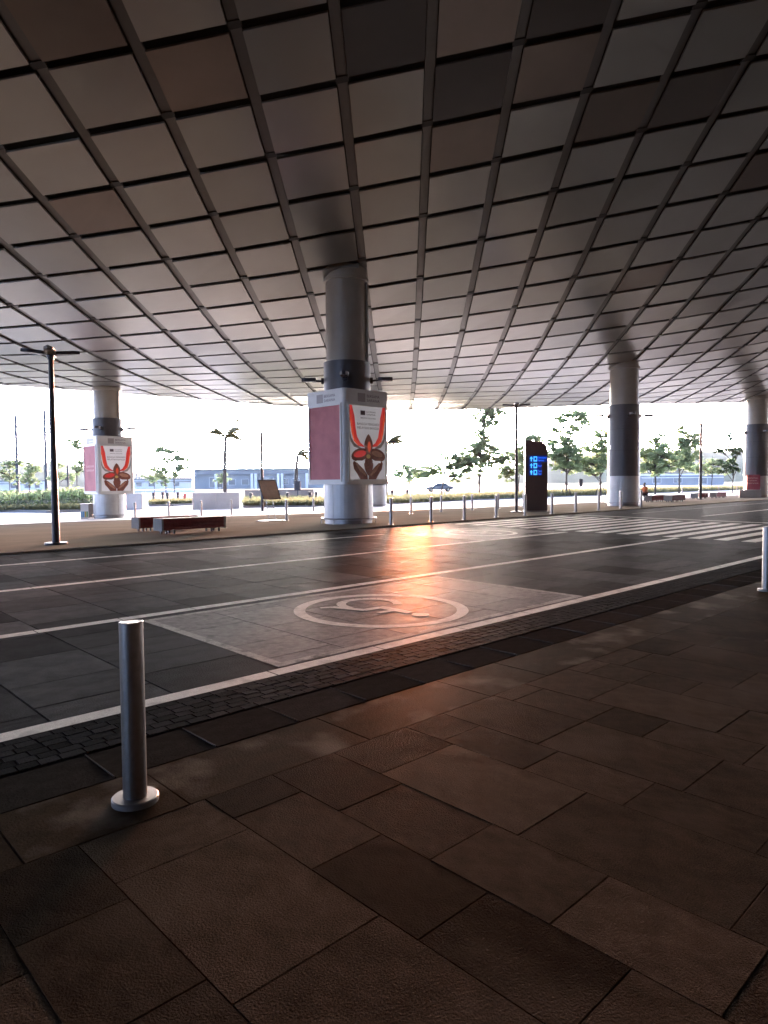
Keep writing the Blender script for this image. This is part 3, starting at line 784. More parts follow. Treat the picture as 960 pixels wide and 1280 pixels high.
# ------------------------------------------------------------------ advertising boxes
def text_mesh(txt, size, width=None):
    cu = bpy.data.curves.new('lettering', 'FONT')
    cu.body = txt; cu.size = size; cu.align_x = 'LEFT'
    o = bpy.data.objects.new('lettering', cu); COL.objects.link(o)
    dg = bpy.context.evaluated_depsgraph_get()
    me = bpy.data.meshes.new_from_object(o.evaluated_get(dg))
    bpy.data.objects.remove(o)
    if width and len(me.vertices):
        w = max(v.co.x for v in me.vertices) or 1
        s = width / w
        for v in me.vertices: v.co.x *= s
    return me
def lettering(parent, txt, o, ux, uy, size, m, width=None, name='lettering'):
    me = text_mesh(txt, size, width); me.materials.append(m)
    ux, uy = Vector(ux), Vector(uy); un = ux.cross(uy)
    for v in me.vertices: v.co = Vector(o) + ux * v.co.x + uy * v.co.y + un * v.co.z
    return link(name, me, parent)
def ellipse(cx, cy, rx, ry, n=16, rot=0.0, point=0.0):
    out = []
    for k in range(n):
        a = 2 * math.pi * k / n
        x, y = rx * math.cos(a), ry * math.sin(a)
        if point: x *= 1 - point * abs(y / ry) ** 1.5
        out.append((cx + x * math.cos(rot) - y * math.sin(rot), cy + x * math.sin(rot) + y * math.cos(rot)))
    return out
BW, BZ0, BZ1 = 2.12, 1.42, 4.72
def poster(parent, o, ux, uy, un, w, h):
    """a printed advertisement: red ribbons, petals, cupped hands and lines of text; flat layers"""
    o, ux, uy, un = map(Vector, (o, ux, uy, un))
    sh = MB().prism([(0, 0), (w, 0), (w, h), (0, h)], o, ux, uy, un, 0.008).obj('poster', M['print_white'], parent)
    lay = [0.010]
    def art(name, poly, m):
        lay[0] += 0.0012
        MB().prism([(p[0] * w, (1 - p[1]) * h) for p in poly], o + un * lay[0], ux, uy, un, 0.001).obj(name, m, sh)
    fl = lambda poly: [(1 - x, y) for x, y in poly][::-1]
    under = [(0.0, 0.30), (0.05, 0.44), (0.14, 0.51), (0.30, 0.565), (0.30, 0.585), (0.12, 0.56), (0.03, 0.49), (0.0, 0.42)]
    rib = [(0.0, 0.0), (0.07, 0.0), (0.14, 0.15), (0.165, 0.30), (0.205, 0.42), (0.29, 0.50), (0.40, 0.545), (0.40, 0.56), (0.24, 0.545), (0.11, 0.48), (0.05, 0.36), (0.02, 0.22), (0.0, 0.18)]
    rib2 = [(0.0, 0.05), (0.05, 0.16), (0.09, 0.32), (0.15, 0.455), (0.26, 0.53), (0.24, 0.545), (0.11, 0.48), (0.05, 0.36), (0.02, 0.22), (0.0, 0.18)]
    for f in (lambda q: q, fl):
        art('grey_ribbon', f(under), M['print_grey']); art('red_ribbon', f(rib), M['print_red']); art('orange_ribbon', f(rib2), M['print_orange'])
    for f in (lambda q: q, fl):
        arm = [(0.08, 0.78), (0.11, 0.86), (0.19, 0.92), (0.28, 1.0), (0.49, 1.0), (0.48, 0.94), (0.40, 0.88), (0.31, 0.83), (0.2, 0.775), (0.11, 0.75)]
        art('printed_arm', f(arm), M['print_brown'])
        for q in range(4):
            x0 = 0.17 + 0.045 * q; y0 = 0.80 + 0.018 * q
            art('printed_finger', f([(x0, y0), (x0 + 0.03, y0 - 0.005), (x0 + 0.14, y0 + 0.085), (x0 + 0.12, y0 + 0.105)]), M['print_skin'])
    art('side_petal', ellipse(0.27, 0.665, 0.24, 0.088, 18, -0.12), M['print_brown'])
    art('side_petal', ellipse(0.75, 0.665, 0.24, 0.088, 18, 0.12), M['print_brown'])
    art('petal_glint', ellipse(0.27, 0.655, 0.17, 0.045, 14, -0.12), M['print_red'])
    art('petal_glint', ellipse(0.76, 0.65, 0.16, 0.04, 14, 0.12), M['print_skin'])
    art('lower_petal', ellipse(0.51, 0.80, 0.13, 0.15, 18, 0, 0.35), M['print_brown'])
    art('upper_petal', ellipse(0.51, 0.53, 0.125, 0.15, 18, 0, 0.5), M['print_brown'])
    art('petal_glint', ellipse(0.525, 0.555, 0.05, 0.08, 14, 0, 0.5), M['print_orange'])
    art('gold_heart', ellipse(0.5, 0.685, 0.06, 0.03, 12), M['print_gold'])
    art('pale_strip', [(0.17, 0.745), (0.4, 0.745), (0.4, 0.775), (0.17, 0.775)], M['print_white'])
    art('pale_strip', [(0.62, 0.745), (0.85, 0.745), (0.85, 0.775), (0.62, 0.775)], M['print_white'])
    art('logo', [(0.29, 0.065), (0.42, 0.065), (0.42, 0.125), (0.29, 0.125)], M['print_dark'])
    z = lay[0] + 0.002
    at = lambda x, y: o + ux * (x * w) + uy * ((1 - y) * h) + un * z
    lettering(sh, 'LAYANAN', at(0.45, 0.09), ux, uy, 0.085, M['print_dark'], 0.26 * w)
    lettering(sh, 'SARANA', at(0.45, 0.125), ux, uy, 0.085, M['print_dark'], 0.26 * w)
    lettering(sh, 'BERSAMA MELAYANI', at(0.29, 0.175), ux, uy, 0.07, M['print_dark'], 0.42 * w)
    lettering(sh, 'BANGGA MENGABDI', at(0.19, 0.262), ux, uy, 0.12, M['print_dark'], 0.62 * w)
    lettering(sh, 'MELAYANI BANGSA', at(0.19, 0.315), ux, uy, 0.12, M['print_dark'], 0.62 * w)
def ad_box(x, y, label):
    t = thing('advertising_box', label, 'advertising box', (x, y, gz(y)), 0, 'advertising boxes round the columns')
    h = BW / 2; r = 0.14
    out = []
    for cx, cy, a0 in ((h - r, h - r, 0), (-h + r, h - r, 90), (-h + r, -h + r, 180), (h - r, -h + r, 270)):
        for k in range(6):
            a = R_(a0 + 18 * k); out.append((cx + r * math.cos(a), cy + r * math.sin(a)))
    hole = 0.9
    mb = MB(); n = len(out)
    vs = [(p[0], p[1], BZ0) for p in out] + [(p[0], p[1], BZ1) for p in out]
    mb.add(vs, [(i, (i + 1) % n, (i + 1) % n + n, i + n) for i in range(n)])
    inn = [(0.87 * p[0] / math.hypot(*p), 0.87 * p[1] / math.hypot(*p)) for p in out]
    for z in (BZ0, BZ1):
        mb.add([(p[0], p[1], z) for p in out] + [(p[0], p[1], z) for p in inn], [(i, (i + 1) % n, (i + 1) % n + n, i + n) for i in range(n)])
    mb.obj('casing', M['box_frame'], t)
    sides = [((-h, -h, 0), (1, 0, 0), (0, -1, 0), True), ((-h, h, 0), (0, -1, 0), (-1, 0, 0), False), ((h, h, 0), (-1, 0, 0), (0, 1, 0), True), ((h, -h, 0), (0, 1, 0), (1, 0, 0), False)]
    for o, ux, un, ad in sides:
        o, ux, un = Vector(o), Vector(ux), Vector(un); uz = Vector((0, 0, 1))
        m0, m1 = 0.15, BW - 0.15
        # frame bars proud of the casing
        fr = MB()
        for a, b, c, d in ((m0, m1, BZ1 - 0.56, BZ1 - 0.5), (m0, m1, BZ0 + 0.09, BZ0 + 0.16), (m0, m0 + 0.06, BZ0 + 0.162, BZ1 - 0.562), (m1 - 0.06, m1, BZ0 + 0.162, BZ1 - 0.562)):
            fr.prism([(a, c), (b, c), (b, d), (a, d)], o, ux, uz, un, 0.035)
        f = fr.obj('face_frame', M['box_frame'], t)
        MB().prism([(0.1, BZ1 - 0.1), (BW - 0.1, BZ1 - 0.1), (BW - 0.1, BZ1 - 0.04), (0.1, BZ1 - 0.04)], o, ux, uz, un, 0.02).obj('top_trim', M['box_frame'], t)
        hd = MB().prism([(0.62, BZ1 - 0.43), (0.97, BZ1 - 0.43), (0.97, BZ1 - 0.13), (0.62, BZ1 - 0.13)], o, ux, uz, un, 0.006).obj('header_logo', M['print_grey'], t)
        for k, tx in enumerate(('BERSAMA', 'SARANA')):
            lettering(hd, tx, o + ux * 1.03 + uz * (BZ1 - 0.26 - 0.15 * k) + un * 0.008, ux, uz, 0.14, M['print_dark'], 0.62)
        w, hh = m1 - m0 - 0.13, BZ1 - BZ0 - 0.74
        o2 = o + ux * (m0 + 0.065) + uz * (BZ0 + 0.17)
        if ad: poster(t, o2, ux, uz, un, w, hh)
        else:
            s = MB().prism([(0, 0), (w, 0), (w, hh), (0, hh)], o2, ux, uz, un, 0.008).obj('pink_sheet', M['pink'], t)
            lettering(s, 'RUANG IKLAN', o2 + ux * 0.3 + uz * (hh * 0.53) + un * 0.010, ux, uz, 0.17, M['print_pale'] if y > 30 else M['pink'], 1.1)
            lettering(s, 'HUBUNGI KAMI', o2 + ux * 0.3 + uz * (hh * 0.44) + un * 0.010, ux, uz, 0.17, M['print_pale'] if y > 30 else M['pink'], 1.1)
    return t
ad_box(*CXY[0], 'larger square advertising box round the nearest column, blank dusky pink sheet on its left face')
ad_box(*CXY[3], 'smaller square advertising box on the distant left column, right of the tall lamp post')

# ------------------------------------------------------------------ bollards
def bollard_near(x, y, label, hgt=0.9, r=0.057):
    t = thing('bollard', label, 'bollard', (x, y, gz(y)), 0, 'steel bollards')
    MB().lathe([(r, 0.028), (r, hgt - 0.004), (r - 0.005, hgt)], 32).obj('tube', M['steel'], t)
    MB().lathe([(r - 0.005, hgt), (r - 0.02, hgt - 0.002), (0.0005, hgt - 0.002)], 32).obj('cap', M['steel'], t)
    MB().lathe([(0.112, 0), (0.112, 0.024), (0.106, 0.03), (r - 0.001, 0.031)], 32).obj('base_plate', M['joint_steel'], t)
    return t
b0 = bollard_near(1.42, 3.28, 'large brushed steel bollard in the left foreground with round base plate', 0.9)
copy_tree(b0, 'steel bollard cut by the right edge of the picture beside the kerb line', (10.50, 3.22, gz(3.22)))
rows = [
    ('in the kerb row', [(16.1, 16.45), (18.08, 16.44), (19.9, 16.42), (21.85, 16.42), (23.8, 16.42), (25.8, 16.42), (27.75, 16.42), (29.8, 16.42), (31.95, 16.42), (34.1, 16.42)],
     ['just right of the nearest column', 'in front of the parked car', 'left of the sunlit symbol bay', 'left of the black lamp by the totem', 'at the left corner of the dark totem', 'just right of the dark totem', 'midway between totem and charcoal column', 'nearest left of the charcoal column', 'in front of the charcoal column', 'at the right side of the charcoal column']),
    ('in the middle plaza row', [(17.3, 24.05), (24.9, 24.0), (27.3, 24.1), (30.0, 24.2), (32.4, 24.2), (34.9, 24.2)],
     ['beside the tilted notice board', 'first right of the nearest column', 'second right of the nearest column', 'third right of the nearest column', 'left of the lamp by the totem', 'against the totem']),
    ('in the outer row', [(15.6, 35.2), (17.5, 35.2), (19.45, 35.2), (21.4, 35.2), (27.3, 35.0)],
     ['behind the left end of the rear bench', 'behind the middle of the rear bench', 'behind the right half of the front bench', 'between bench and tilted board', 'left of the nearest column under the box']),
    ('beyond the right hand benches', [(87, 36.5), (88.2, 34.7), (89.4, 33.0), (90.6, 31.3), (91.8, 29.6)],
     ['left of the right hand lamp post', 'just right of the right hand lamp post', 'above the gap after the third bench', 'above the fourth bench', 'nearest the red notice']),
]
b1 = None
for where, pts, notes in rows:
    for (x, y), note in zip(pts, notes):
        lab = 'steel bollard %s, %s' % (where, note)
        if b1 is None:
            b1 = thing('bollard', lab, 'bollard', (x, y, gz(y)), 0, 'steel bollards')
            MB().lathe([(0.057, 0.02), (0.057, 0.886), (0.05, 0.89)], 16).obj('tube', M['steel'], b1)
            MB().lathe([(0.05, 0.89), (0.0005, 0.889)], 16).obj('cap', M['steel'], b1)
            MB().lathe([(0.1, 0), (0.1, 0.02), (0.056, 0.021)], 16).obj('base_plate', M['steel_dull'], b1)
        else: copy_tree(b1, lab, (x, y, gz(y)))

# ------------------------------------------------------------------ lamp posts with four flat heads
def lamp_post(label, loc, hgt, r0=0.085, r1=0.05, turn=45):
    t = thing('lamp_post', label, 'lamp post', loc, R_(turn), 'black four headed lamp posts')
    MB().lathe([(0.26, 0), (0.26, 0.05), (0.1, 0.055)], 20).obj('base_plate', M['lamp_metal'], t)
    MB().tube([(0, 0, 0.04), (0, 0, hgt * 0.5), (0, 0, hgt)], [r0, (r0 + r1) / 2, r1], 16).obj('pole', M['lamp_metal'], t)
    MB().lathe([(0.075, hgt - 0.12), (0.09, hgt - 0.02), (0.09, hgt + 0.05), (0.0005, hgt + 0.06)], 14).obj('crown', M['lamp_metal'], t)
    for k in range(4):
        a = k * math.pi / 2
        d = Vector((math.cos(a), math.sin(a), 0.1)).normalized(); s = Vector((-math.sin(a), math.cos(a), 0)); u = d.cross(s)
        h = MB().prism([(0.05, -0.05), (0.16, -0.13), (0.5, -0.1), (0.66, 0.0), (0.5, 0.1), (0.16, 0.13), (0.05, 0.05)], (0, 0, hgt - 0.02), d, s, u, 0.075).obj('lamp_head', M['lamp_metal'], t)
        MB().prism([(0.18, -0.09), (0.48, -0.075), (0.48, 0.075), (0.18, 0.09)], Vector((0, 0, hgt - 0.025)), d, s, u, 0.005).obj('lamp_lens', M['lens'], h)
    return t
lamp_post('tall black lamp post standing at the plaza edge on the far left', (5.86, 17.76, gz(17.76)), 4.62, 0.09, 0.055, -24)
lamp_post('black lamp post beside the dark sign totem', (27.4, 19.4, gz(19.4)), 5.05, 0.075, 0.065, 38)
lamp_post('lamp post behind the four benches on the right', (53.3, 21.0, gz(21)), 5.6, 0.105, 0.09, 22)
lamp_post('far lamp post rising behind the tilted notice board', (26.9, 40.2, gz(40.2)), 5.3, 0.1, 0.085, 56)

# ------------------------------------------------------------------ sign totem
def local(px_dir, x, y): return math.atan2(y, x)
TB = (28.05, 18.75)
face = math.atan2(-TB[1], -TB[0]) + R_(14)
t = thing('sign_totem', 'tall dark brown sign totem with glowing blue directions and a cut corner', 'sign totem', (*TB, gz(18.75)), face)
W2, HT, DP = 0.53, 3.42, 0.26
out = [(-W2, 0.06), (W2, 0.06), (W2, HT - 0.36), (W2 - 0.24, HT - 0.08), (W2 - 0.5, HT - 0.06), (-W2, HT)]
MB().prism(out, (-DP / 2, 0, 0), (0, 1, 0), (0, 0, 1), (1, 0, 0), DP).obj('body', M['kiosk'], t)
MB().box((0, 0, 0.03), (DP + 0.1, 2 * W2 + 0.1, 0.06)).obj('foot', M['steel_dull'], t)
MB().box((DP / 2 + 0.004, 0, 0.22), (0.008, 2 * W2 - 0.02, 0.012)).obj('seam', M['black'], t)
ux, uy, un = Vector((0, 1, 0)), Vector((0, 0, 1)), Vector((1, 0, 0))
def tp(u, v, d=0.0): return Vector((DP / 2 + d, u, v))
for k, (zz, tx) in enumerate(((2.52, ('Keberangkatan', 'Departures')), (2.2, ('Parkir',)), (1.88, ('Taksi', 'Taxi')))):
    w = (0.88, 0.62, 0.62)[k]
    rw = MB().prism([(-0.36, zz - 0.15), (-0.36 + w - 0.02, zz - 0.15), (-0.36 + w - 0.02, zz + 0.15), (-0.36, zz + 0.15)], tp(0, 0), ux, uy, un, 0.004).obj('sign_row', M['deep_glow'], t)
    ar = [(-0.27, -0.11), (-0.22, -0.11), (-0.22, 0.01), (-0.17, 0.01), (-0.245, 0.12), (-0.32, 0.01), (-0.27, 0.01)]
    MB().prism([(p[0], p[1] + zz) for p in ar], tp(0, 0, 0.005), ux, uy, un, 0.003).obj('arrow', M['cyan_glow'], rw)
    MB().prism([(-0.14, zz - 0.12), (0.03, zz - 0.12), (0.03, zz + 0.12), (-0.14, zz + 0.12)], tp(0, 0, 0.005), ux, uy, un, 0.003).obj('pictogram', M['cyan_glow'], rw)
    MB().prism([(-0.10, zz - 0.06), (-0.01, zz - 0.06), (-0.01, zz + 0.04), (-0.055, zz + 0.09), (-0.10, zz + 0.04)], tp(0, 0, 0.009), ux, uy, un, 0.002).obj('pictogram_mark', M['deep_glow'], rw)
    for q, line in enumerate(tx):
        lettering(rw, line, tp(0.06, zz + (0.02 if len(tx) == 2 else -0.05) - 0.13 * q, 0.006), ux, uy, 0.13, M['blue_glow'], (0.42, 0.3)[q] if k == 0 else (0.2, 0.17)[q] * 1.0)

# ------------------------------------------------------------------ tilted notice board on legs
BB = (16.8, 24.6)
fb = math.atan2(-BB[1] * 0.027 - 0.5, -BB[0] * 0.027 + 0.5)
t = thing('notice_board', 'brown tilted notice board on thin steel legs with a flat purple base', 'notice board', (*BB, gz(24.6)), fb)
m3 = Matrix.Rotation(R_(-24), 3, 'Y')
bd = MB().box((0.02, 0, 1.33), (0.04, 0.86, 0.84), m3, 0.006).obj('board', M['board_brown'], t)
fr = MB()
for a, b, c, d in ((0, 0.45, 0.03, 0.9), (0, -0.45, 0.03, 0.9)): fr.box(m3 @ Vector((0.01, b, 0)) + Vector((0.02, 0, 1.33)), (0.05, c, d), m3)
for s in (1, -1): fr.box(m3 @ Vector((0.01, 0, s * 0.435)) + Vector((0.02, 0, 1.33)), (0.05, 0.868, 0.03), m3)
fr.obj('board_frame', M['lamp_metal'], t)
for s in (-0.16, 0.16):
    MB().tube([(0.22, s, 0.03), (0.05, s * 1.1, 0.75), (-0.03, s * 1.1, 1.4)], [0.018] * 3, 8).obj('leg', M['steel_dull'], t)
MB().tube([(0.1, -0.17, 0.55), (0.1, 0.17, 0.55)], [0.012, 0.012], 6).obj('stretcher', M['steel_dull'], t)
MB().box((0.1, 0, 0.018), (0.6, 1.05, 0.036), None, 0.01).obj('base', mat('purple_base', (0.1, 0.07, 0.13), 0.4), t)

# ------------------------------------------------------------------ benches
def bench(label, loc, L, rz):
    t = thing('bench', label, 'bench', loc, rz, 'maroon block benches')
    MB().box((0, 0, 0.27), (L - 0.1, 0.46, 0.3), None, 0.01).obj('body', M['maroon'], t)
    for s in (-1, 1):
        MB().box((s * (L / 2 - 0.03), 0, 0.285), (0.058, 0.56, 0.37), None, 0.008).obj('end_cap', M['concrete'], t)
    for k in range(4):
        MB().box((0, -0.195 + 0.13 * k, 0.445), (L - 0.124, 0.118, 0.045), None, 0.006).obj('seat_plank', M['maroon'], t)
    for k in range(3):
        for s in (-1, 1):
            MB().box((0, s * 0.242, 0.175 + 0.1 * k), (L - 0.124, 0.022, 0.088), None, 0.005).obj('side_plank', M['maroon'], t)
    for s in (-1, 1):
        f = MB()
        f.box((s * (L / 2 - 0.32), 0, 0.112), (0.3, 0.36, 0.012))
        for y in (-0.16, 0.16):
            for q in (-0.13, 0.13): f.box((s * (L / 2 - 0.32) + q, y, 0.065), (0.04, 0.05, 0.13))
        f.obj('foot_frame', M['lamp_metal'], t)
    return t
bA = bench('maroon block bench with grey end, front one of the left pair', (10.35, 19.4, gz(19.4)), 2.15, 0.0)
copy_tree(bA, 'maroon block bench of the left pair, partly behind the front one', (10.75, 21.85, gz(21.85)))
copy_tree(bA, 'dark bench with the person in orange on its left end', (46.8, 21.55, gz(21.55)))
copy_tree(bA, 'empty dark bench right of the seated person', (46.45, 20.0, gz(20.0)))
copy_tree(bA, 'third bench from the left on the right, partly behind the lamp foot', (56.9, 22.5, gz(22.5)))
copy_tree(bA, 'rightmost of the four benches, nearest the red notice', (59.3, 21.95, gz(21.95)))

# ------------------------------------------------------------------ things at the foot of the columns
t = thing('paint_tub', 'white tub with green, yellow and blue stripes at the foot of the distant left column', 'tub', (15.15, 41.0, gz(41)), R_(-20))
MB().box((0, 0, 0.42), (0.42, 0.42, 0.84), None, 0.03).obj('body', M['white_plastic'], t)
MB().box((0, 0, 0.86), (0.45, 0.45, 0.05), None, 0.015).obj('lid', M['white_plastic'], t)
for k, c in enumerate(('green_plastic', 'yellow_plastic', 'blue_plastic', 'blue_plastic')):
    MB().box((-0.212, 0.14 - 0.095 * k, 0.27), (0.006, 0.07, 0.32)).obj('stripe', M[c], t)
    MB().box((0.14 - 0.095 * k, -0.212, 0.27), (0.07, 0.006, 0.32)).obj('stripe', M[c], t)
t = thing('cabinet', 'low grey cabinet between the striped tub and the distant column', 'cabinet', (15.7, 41.35, gz(41.3)), R_(-20))
MB().box((0, 0, 0.44), (0.45, 0.4, 0.8), None, 0.01).obj('body', M['concrete'], t)
MB().box((0, 0, 0.86), (0.49, 0.44, 0.04), None, 0.01).obj('top', M['steel_dull'], t)
MB().box((-0.228, 0, 0.46), (0.006, 0.34, 0.68)).obj('door', M['box_frame'], t)
t = thing('red_notice', 'small red notice panel standing on a low brown block at the right edge', 'notice', (58.0, 18.85, gz(18.85)), math.atan2(-18.85, -58.0) + R_(8))
MB().box((0, -0.2, 0.31), (0.5, 1.5, 0.62), None, 0.02).obj('block', M['wall_brown'], t)
s = MB().box((0.12, 0.0, 1.22), (0.06, 0.92, 1.16), None, 0.01).obj('panel', M['sign_red'], t)
for k, (tx, w) in enumerate((('PERHATIAN', 0.66), ('KAWASAN', 0.6), ('BEBAS ROKOK', 0.7))):
    lettering(s, tx, (0.153, -0.36, 1.5 - 0.2 * k), (0, 1, 0), (0, 0, 1), 0.13, M['print_pale'], w)

# ------------------------------------------------------------------ low walls of the planting beds
def wall_between(label, a, b, hgt, thick, m, cap=M['wall_brown'], name='planter_wall'):
    a, b = Vector(a), Vector(b); d = b - a
    t = thing(name, label, 'low wall', (a + b) / 2, math.atan2(d.y, d.x))
    L = d.length
    n = max(1, int(L / 1.6))
    for k in range(n):
        MB().box(((k + 0.5) * L / n - L / 2, 0, hgt / 2), (L / n - 0.012, thick, hgt), None, 0.012).obj('wall_panel', m, t)
    for s in (-1, 1): MB().box((s * (L / 2 + 0.012), 0, hgt / 2 - 0.01), (0.02, thick - 0.02, hgt - 0.02)).obj('end_face', cap, t)
    return t
wall_between('pale low wall just right of the distant column with a brown end', P(128, 637), P(178, 636.2), 1.28, 1.2, M['wall_pale'])
wall_between('pale low wall behind the benches with a brown end, left of the tilted board', P(241, 636.8), P(297, 635.6), 1.3, 1.1, M['wall_pale'])
wall_between('long grey brown wall running behind the tilted board', P(306, 625), P(392, 624), 1.2, 0.4, M['wall_brown'])
wall_between('grey wall low among the shrubs on the left', P(32, 627), P(50, 627), 1.0, 0.5, M['concrete'])
wall_between('thin white wall in front of the far white building', P(165, 616), P(243, 615.5), 0.6, 0.4, M['bld_white'])

# garden lamps: short dark stumps in the beds
gl = [(25, 634, 'in front of the leafy shrubs on the far left'), (51, 634, 'under the shrubs left of the tall lamp post'), (191.5, 628, 'first left of the red hydrant'), (203, 626.5, 'between the twin trees and the red hydrant'), (209, 628, 'nearest left of the red hydrant'), (222, 627, 'hard left of the red hydrant'),
      (313.5, 629.5, 'left of the tilted board'), (359, 629, 'right of the tilted board'), (387, 628, 'left of the nearest column'), (395, 627.5, 'just left of the silver drum of the nearest column'), (481, 625, 'first right of the nearest column'), (490, 624, 'second right of the nearest column'), (509, 623, 'below the parked car, on the left')]
g0 = None
for px, py, note in gl:
    p = P(px, py); p.z += 0.1
    lab = 'short dark garden lamp %s' % note
    if g0 is None:
        g0 = thing('garden_lamp', lab, 'garden lamp', p, 0, 'short dark garden lamps')
        MB().lathe([(0.13, 0), (0.13, 0.62)], 12).obj('stem', M['mast'], g0)
        MB().lathe([(0.17, 0.62), (0.17, 0.95), (0.0005, 0.97)], 12).obj('hood', M['lamp_metal'], g0)
        MB().lathe([(0.135, 0.56), (0.165, 0.6), (0.165, 0.63)], 12).obj('lens', M['lens'], g0)
    else: copy_tree(g0, lab, p)
p = P(231, 627.5); p.z += 0.1
t = thing('hydrant', 'small red hydrant in the bed left of the pale low wall', 'hydrant', p)
MB().lathe([(0.2, 0), (0.2, 0.08), (0.14, 0.1), (0.14, 0.62), (0.18, 0.64), (0.18, 0.7), (0.12, 0.82), (0.0005, 0.86)], 14).obj('body', M['red_paint'], t)
for a in (0, 1, 2):
    d = Vector((math.cos(a * 2.1), math.sin(a * 2.1), 0)); MB().tube([d * 0.1 + Vector((0, 0, 0.48)), d * 0.27 + Vector((0, 0, 0.48))], [0.08, 0.08], 10).obj('outlet', M['red_paint'], t)
p = P(31, 634.5); p.z += 0.05
t = thing('litter_bin', 'small white bin with dark lid in front of the left shrubs', 'bin', p)
MB().lathe([(0.2, 0), (0.24, 0.55)], 14).obj('body', M['white_plastic'], t)
MB().lathe([(0.25, 0.55), (0.25, 0.6), (0.12, 0.74), (0.0005, 0.76)], 14).obj('lid', M['lamp_metal'], t)

# ------------------------------------------------------------------ person on the bench
def skin_obj(name, pts, edges, radii, m, parent, root=0, sub=1):
    me = bpy.data.meshes.new(name); me.from_pydata(pts, edges, []); me.materials.append(m)
    o = link(name, me, parent)
    sk = o.modifiers.new('skin', 'SKIN'); sk.use_smooth_shade = True
    for i, r in enumerate(radii):
        v = me.skin_vertices[0].data[i]; v.radius = (r, r) if not isinstance(r, tuple) else r
        v.use_root = (i == root)
    s = o.modifiers.new('sub', 'SUBSURF'); s.levels = s.render_levels = sub
    return o
pt = thing('person', 'person in orange shirt and dark trousers sitting on the left end of a bench', 'person', (45.85, 21.75, gz(21.75)), R_(150))
# x: forward, z: up, hips at bench height
B = {'pel': (0, 0, 0.55), 'bel': (0.02, 0, 0.72), 'che': (0.05, 0, 0.92), 'nek': (0.09, 0, 1.1), 'hed': (0.12, 0, 1.2), 'top': (0.12, 0, 1.31)}
names = list(B); pts = [B[k] for k in names]; rad = [0.145, 0.13, (0.16, 0.12), 0.055, 0.088, 0.075]
edges = [(0, 1), (1, 2), (2, 3), (3, 4), (4, 5)]
def chain(start, ps, rs):
    prev = start
    for p, r in zip(ps, rs):
        pts.append(p); rad.append(r); edges.append((prev, len(pts) - 1)); prev = len(pts) - 1
    return prev
for s in (1, -1):
    w = chain(2, [(0.06, s * 0.18, 1.02), (0.1, s * 0.24, 0.78), (0.3, s * 0.17, 0.66), (0.37, s * 0.14, 0.64)], [0.062, 0.047, 0.034, 0.038])
    for f in range(4): chain(w, [(0.42, s * (0.105 + 0.022 * f), 0.64 - 0.002 * f), (0.46 - 0.006 * abs(f - 1), s * (0.10 + 0.022 * f), 0.615)], [0.011, 0.009])
    chain(w, [(0.39, s * 0.09, 0.63), (0.42, s * 0.07, 0.62)], [0.012, 0.01])
    chain(0, [(0.08, s * 0.1, 0.54), (0.46, s * 0.13, 0.55), (0.43, s * 0.13, 0.1), (0.45, s * 0.13, 0.05), (0.6, s * 0.14, 0.04)], [0.095, 0.068, 0.045, 0.045, 0.04])
skin_obj('body', pts, edges, rad, M['skin'], pt, 0, 2)
pts = [(0, 0, 0.56), (0.02, 0, 0.72), (0.05, 0, 0.92), (0.085, 0, 1.045)]; rad = [0.165, 0.15, (0.185, 0.145), 0.09]; edges = [(0, 1), (1, 2), (2, 3)]
for s in (1, -1): chain(2, [(0.06, s * 0.19, 1.02), (0.1, s * 0.25, 0.8)], [0.08, 0.068])
skin_obj('shirt', pts, edges, rad, M['shirt'], pt, 0, 2)
pts = [(-0.01, 0, 0.56)]; rad = [0.16]; edges = []
for s in (1, -1): chain(0, [(0.08, s * 0.1, 0.545), (0.46, s * 0.13, 0.55), (0.43, s * 0.13, 0.12)], [0.115, 0.088, 0.068])
skin_obj('trousers', pts, edges, rad, M['trousers'], pt, 0, 2)
skin_obj('hair', [(0.06, 0, 1.24), (0.09, 0, 1.31), (0.12, 0, 1.335)], [(0, 1), (1, 2)], [0.085, 0.092, 0.07], M['hair'], pt, 0, 2)
for s in (1, -1): skin_obj('shoe', [(0.42, s * 0.13, 0.05), (0.64, s * 0.14, 0.04)], [(0, 1)], [0.055, 0.045], M['lamp_metal'], pt, 0, 1)

# ------------------------------------------------------------------ parked car
cp = bearing(549, 116)
t = thing('car', 'pale blue grey saloon car parked beyond the trees', 'car', (cp.x, cp.y, Z_FAR + 0.34), math.atan2(-cp.x, cp.y) + math.pi + R_(8))
prof = [(-2.25, 0.35), (-2.3, 0.62), (-2.2, 0.88), (-1.6, 0.95), (-1.0, 1.36), (-0.3, 1.46), (0.45, 1.4), (1.15, 0.98), (2.0, 0.84), (2.28, 0.62), (2.25, 0.33)]
mb = MB(); vs = []
for s in (-1, 1):
    for x, z in prof:
        k = 1.0 if z < 1.0 else 1.0 - 0.22 * (z - 0.95) / 0.5
        vs.append((x, s * 0.88 * k, z))
n = len(prof)
fs = [tuple(range(n)), tuple(range(2 * n - 1, n - 1, -1))] + [(i, i + n, (i + 1) % n + n, (i + 1) % n) for i in range(n)]
mb.add(vs, fs); mb.obj('body', M['car_blue'], t)
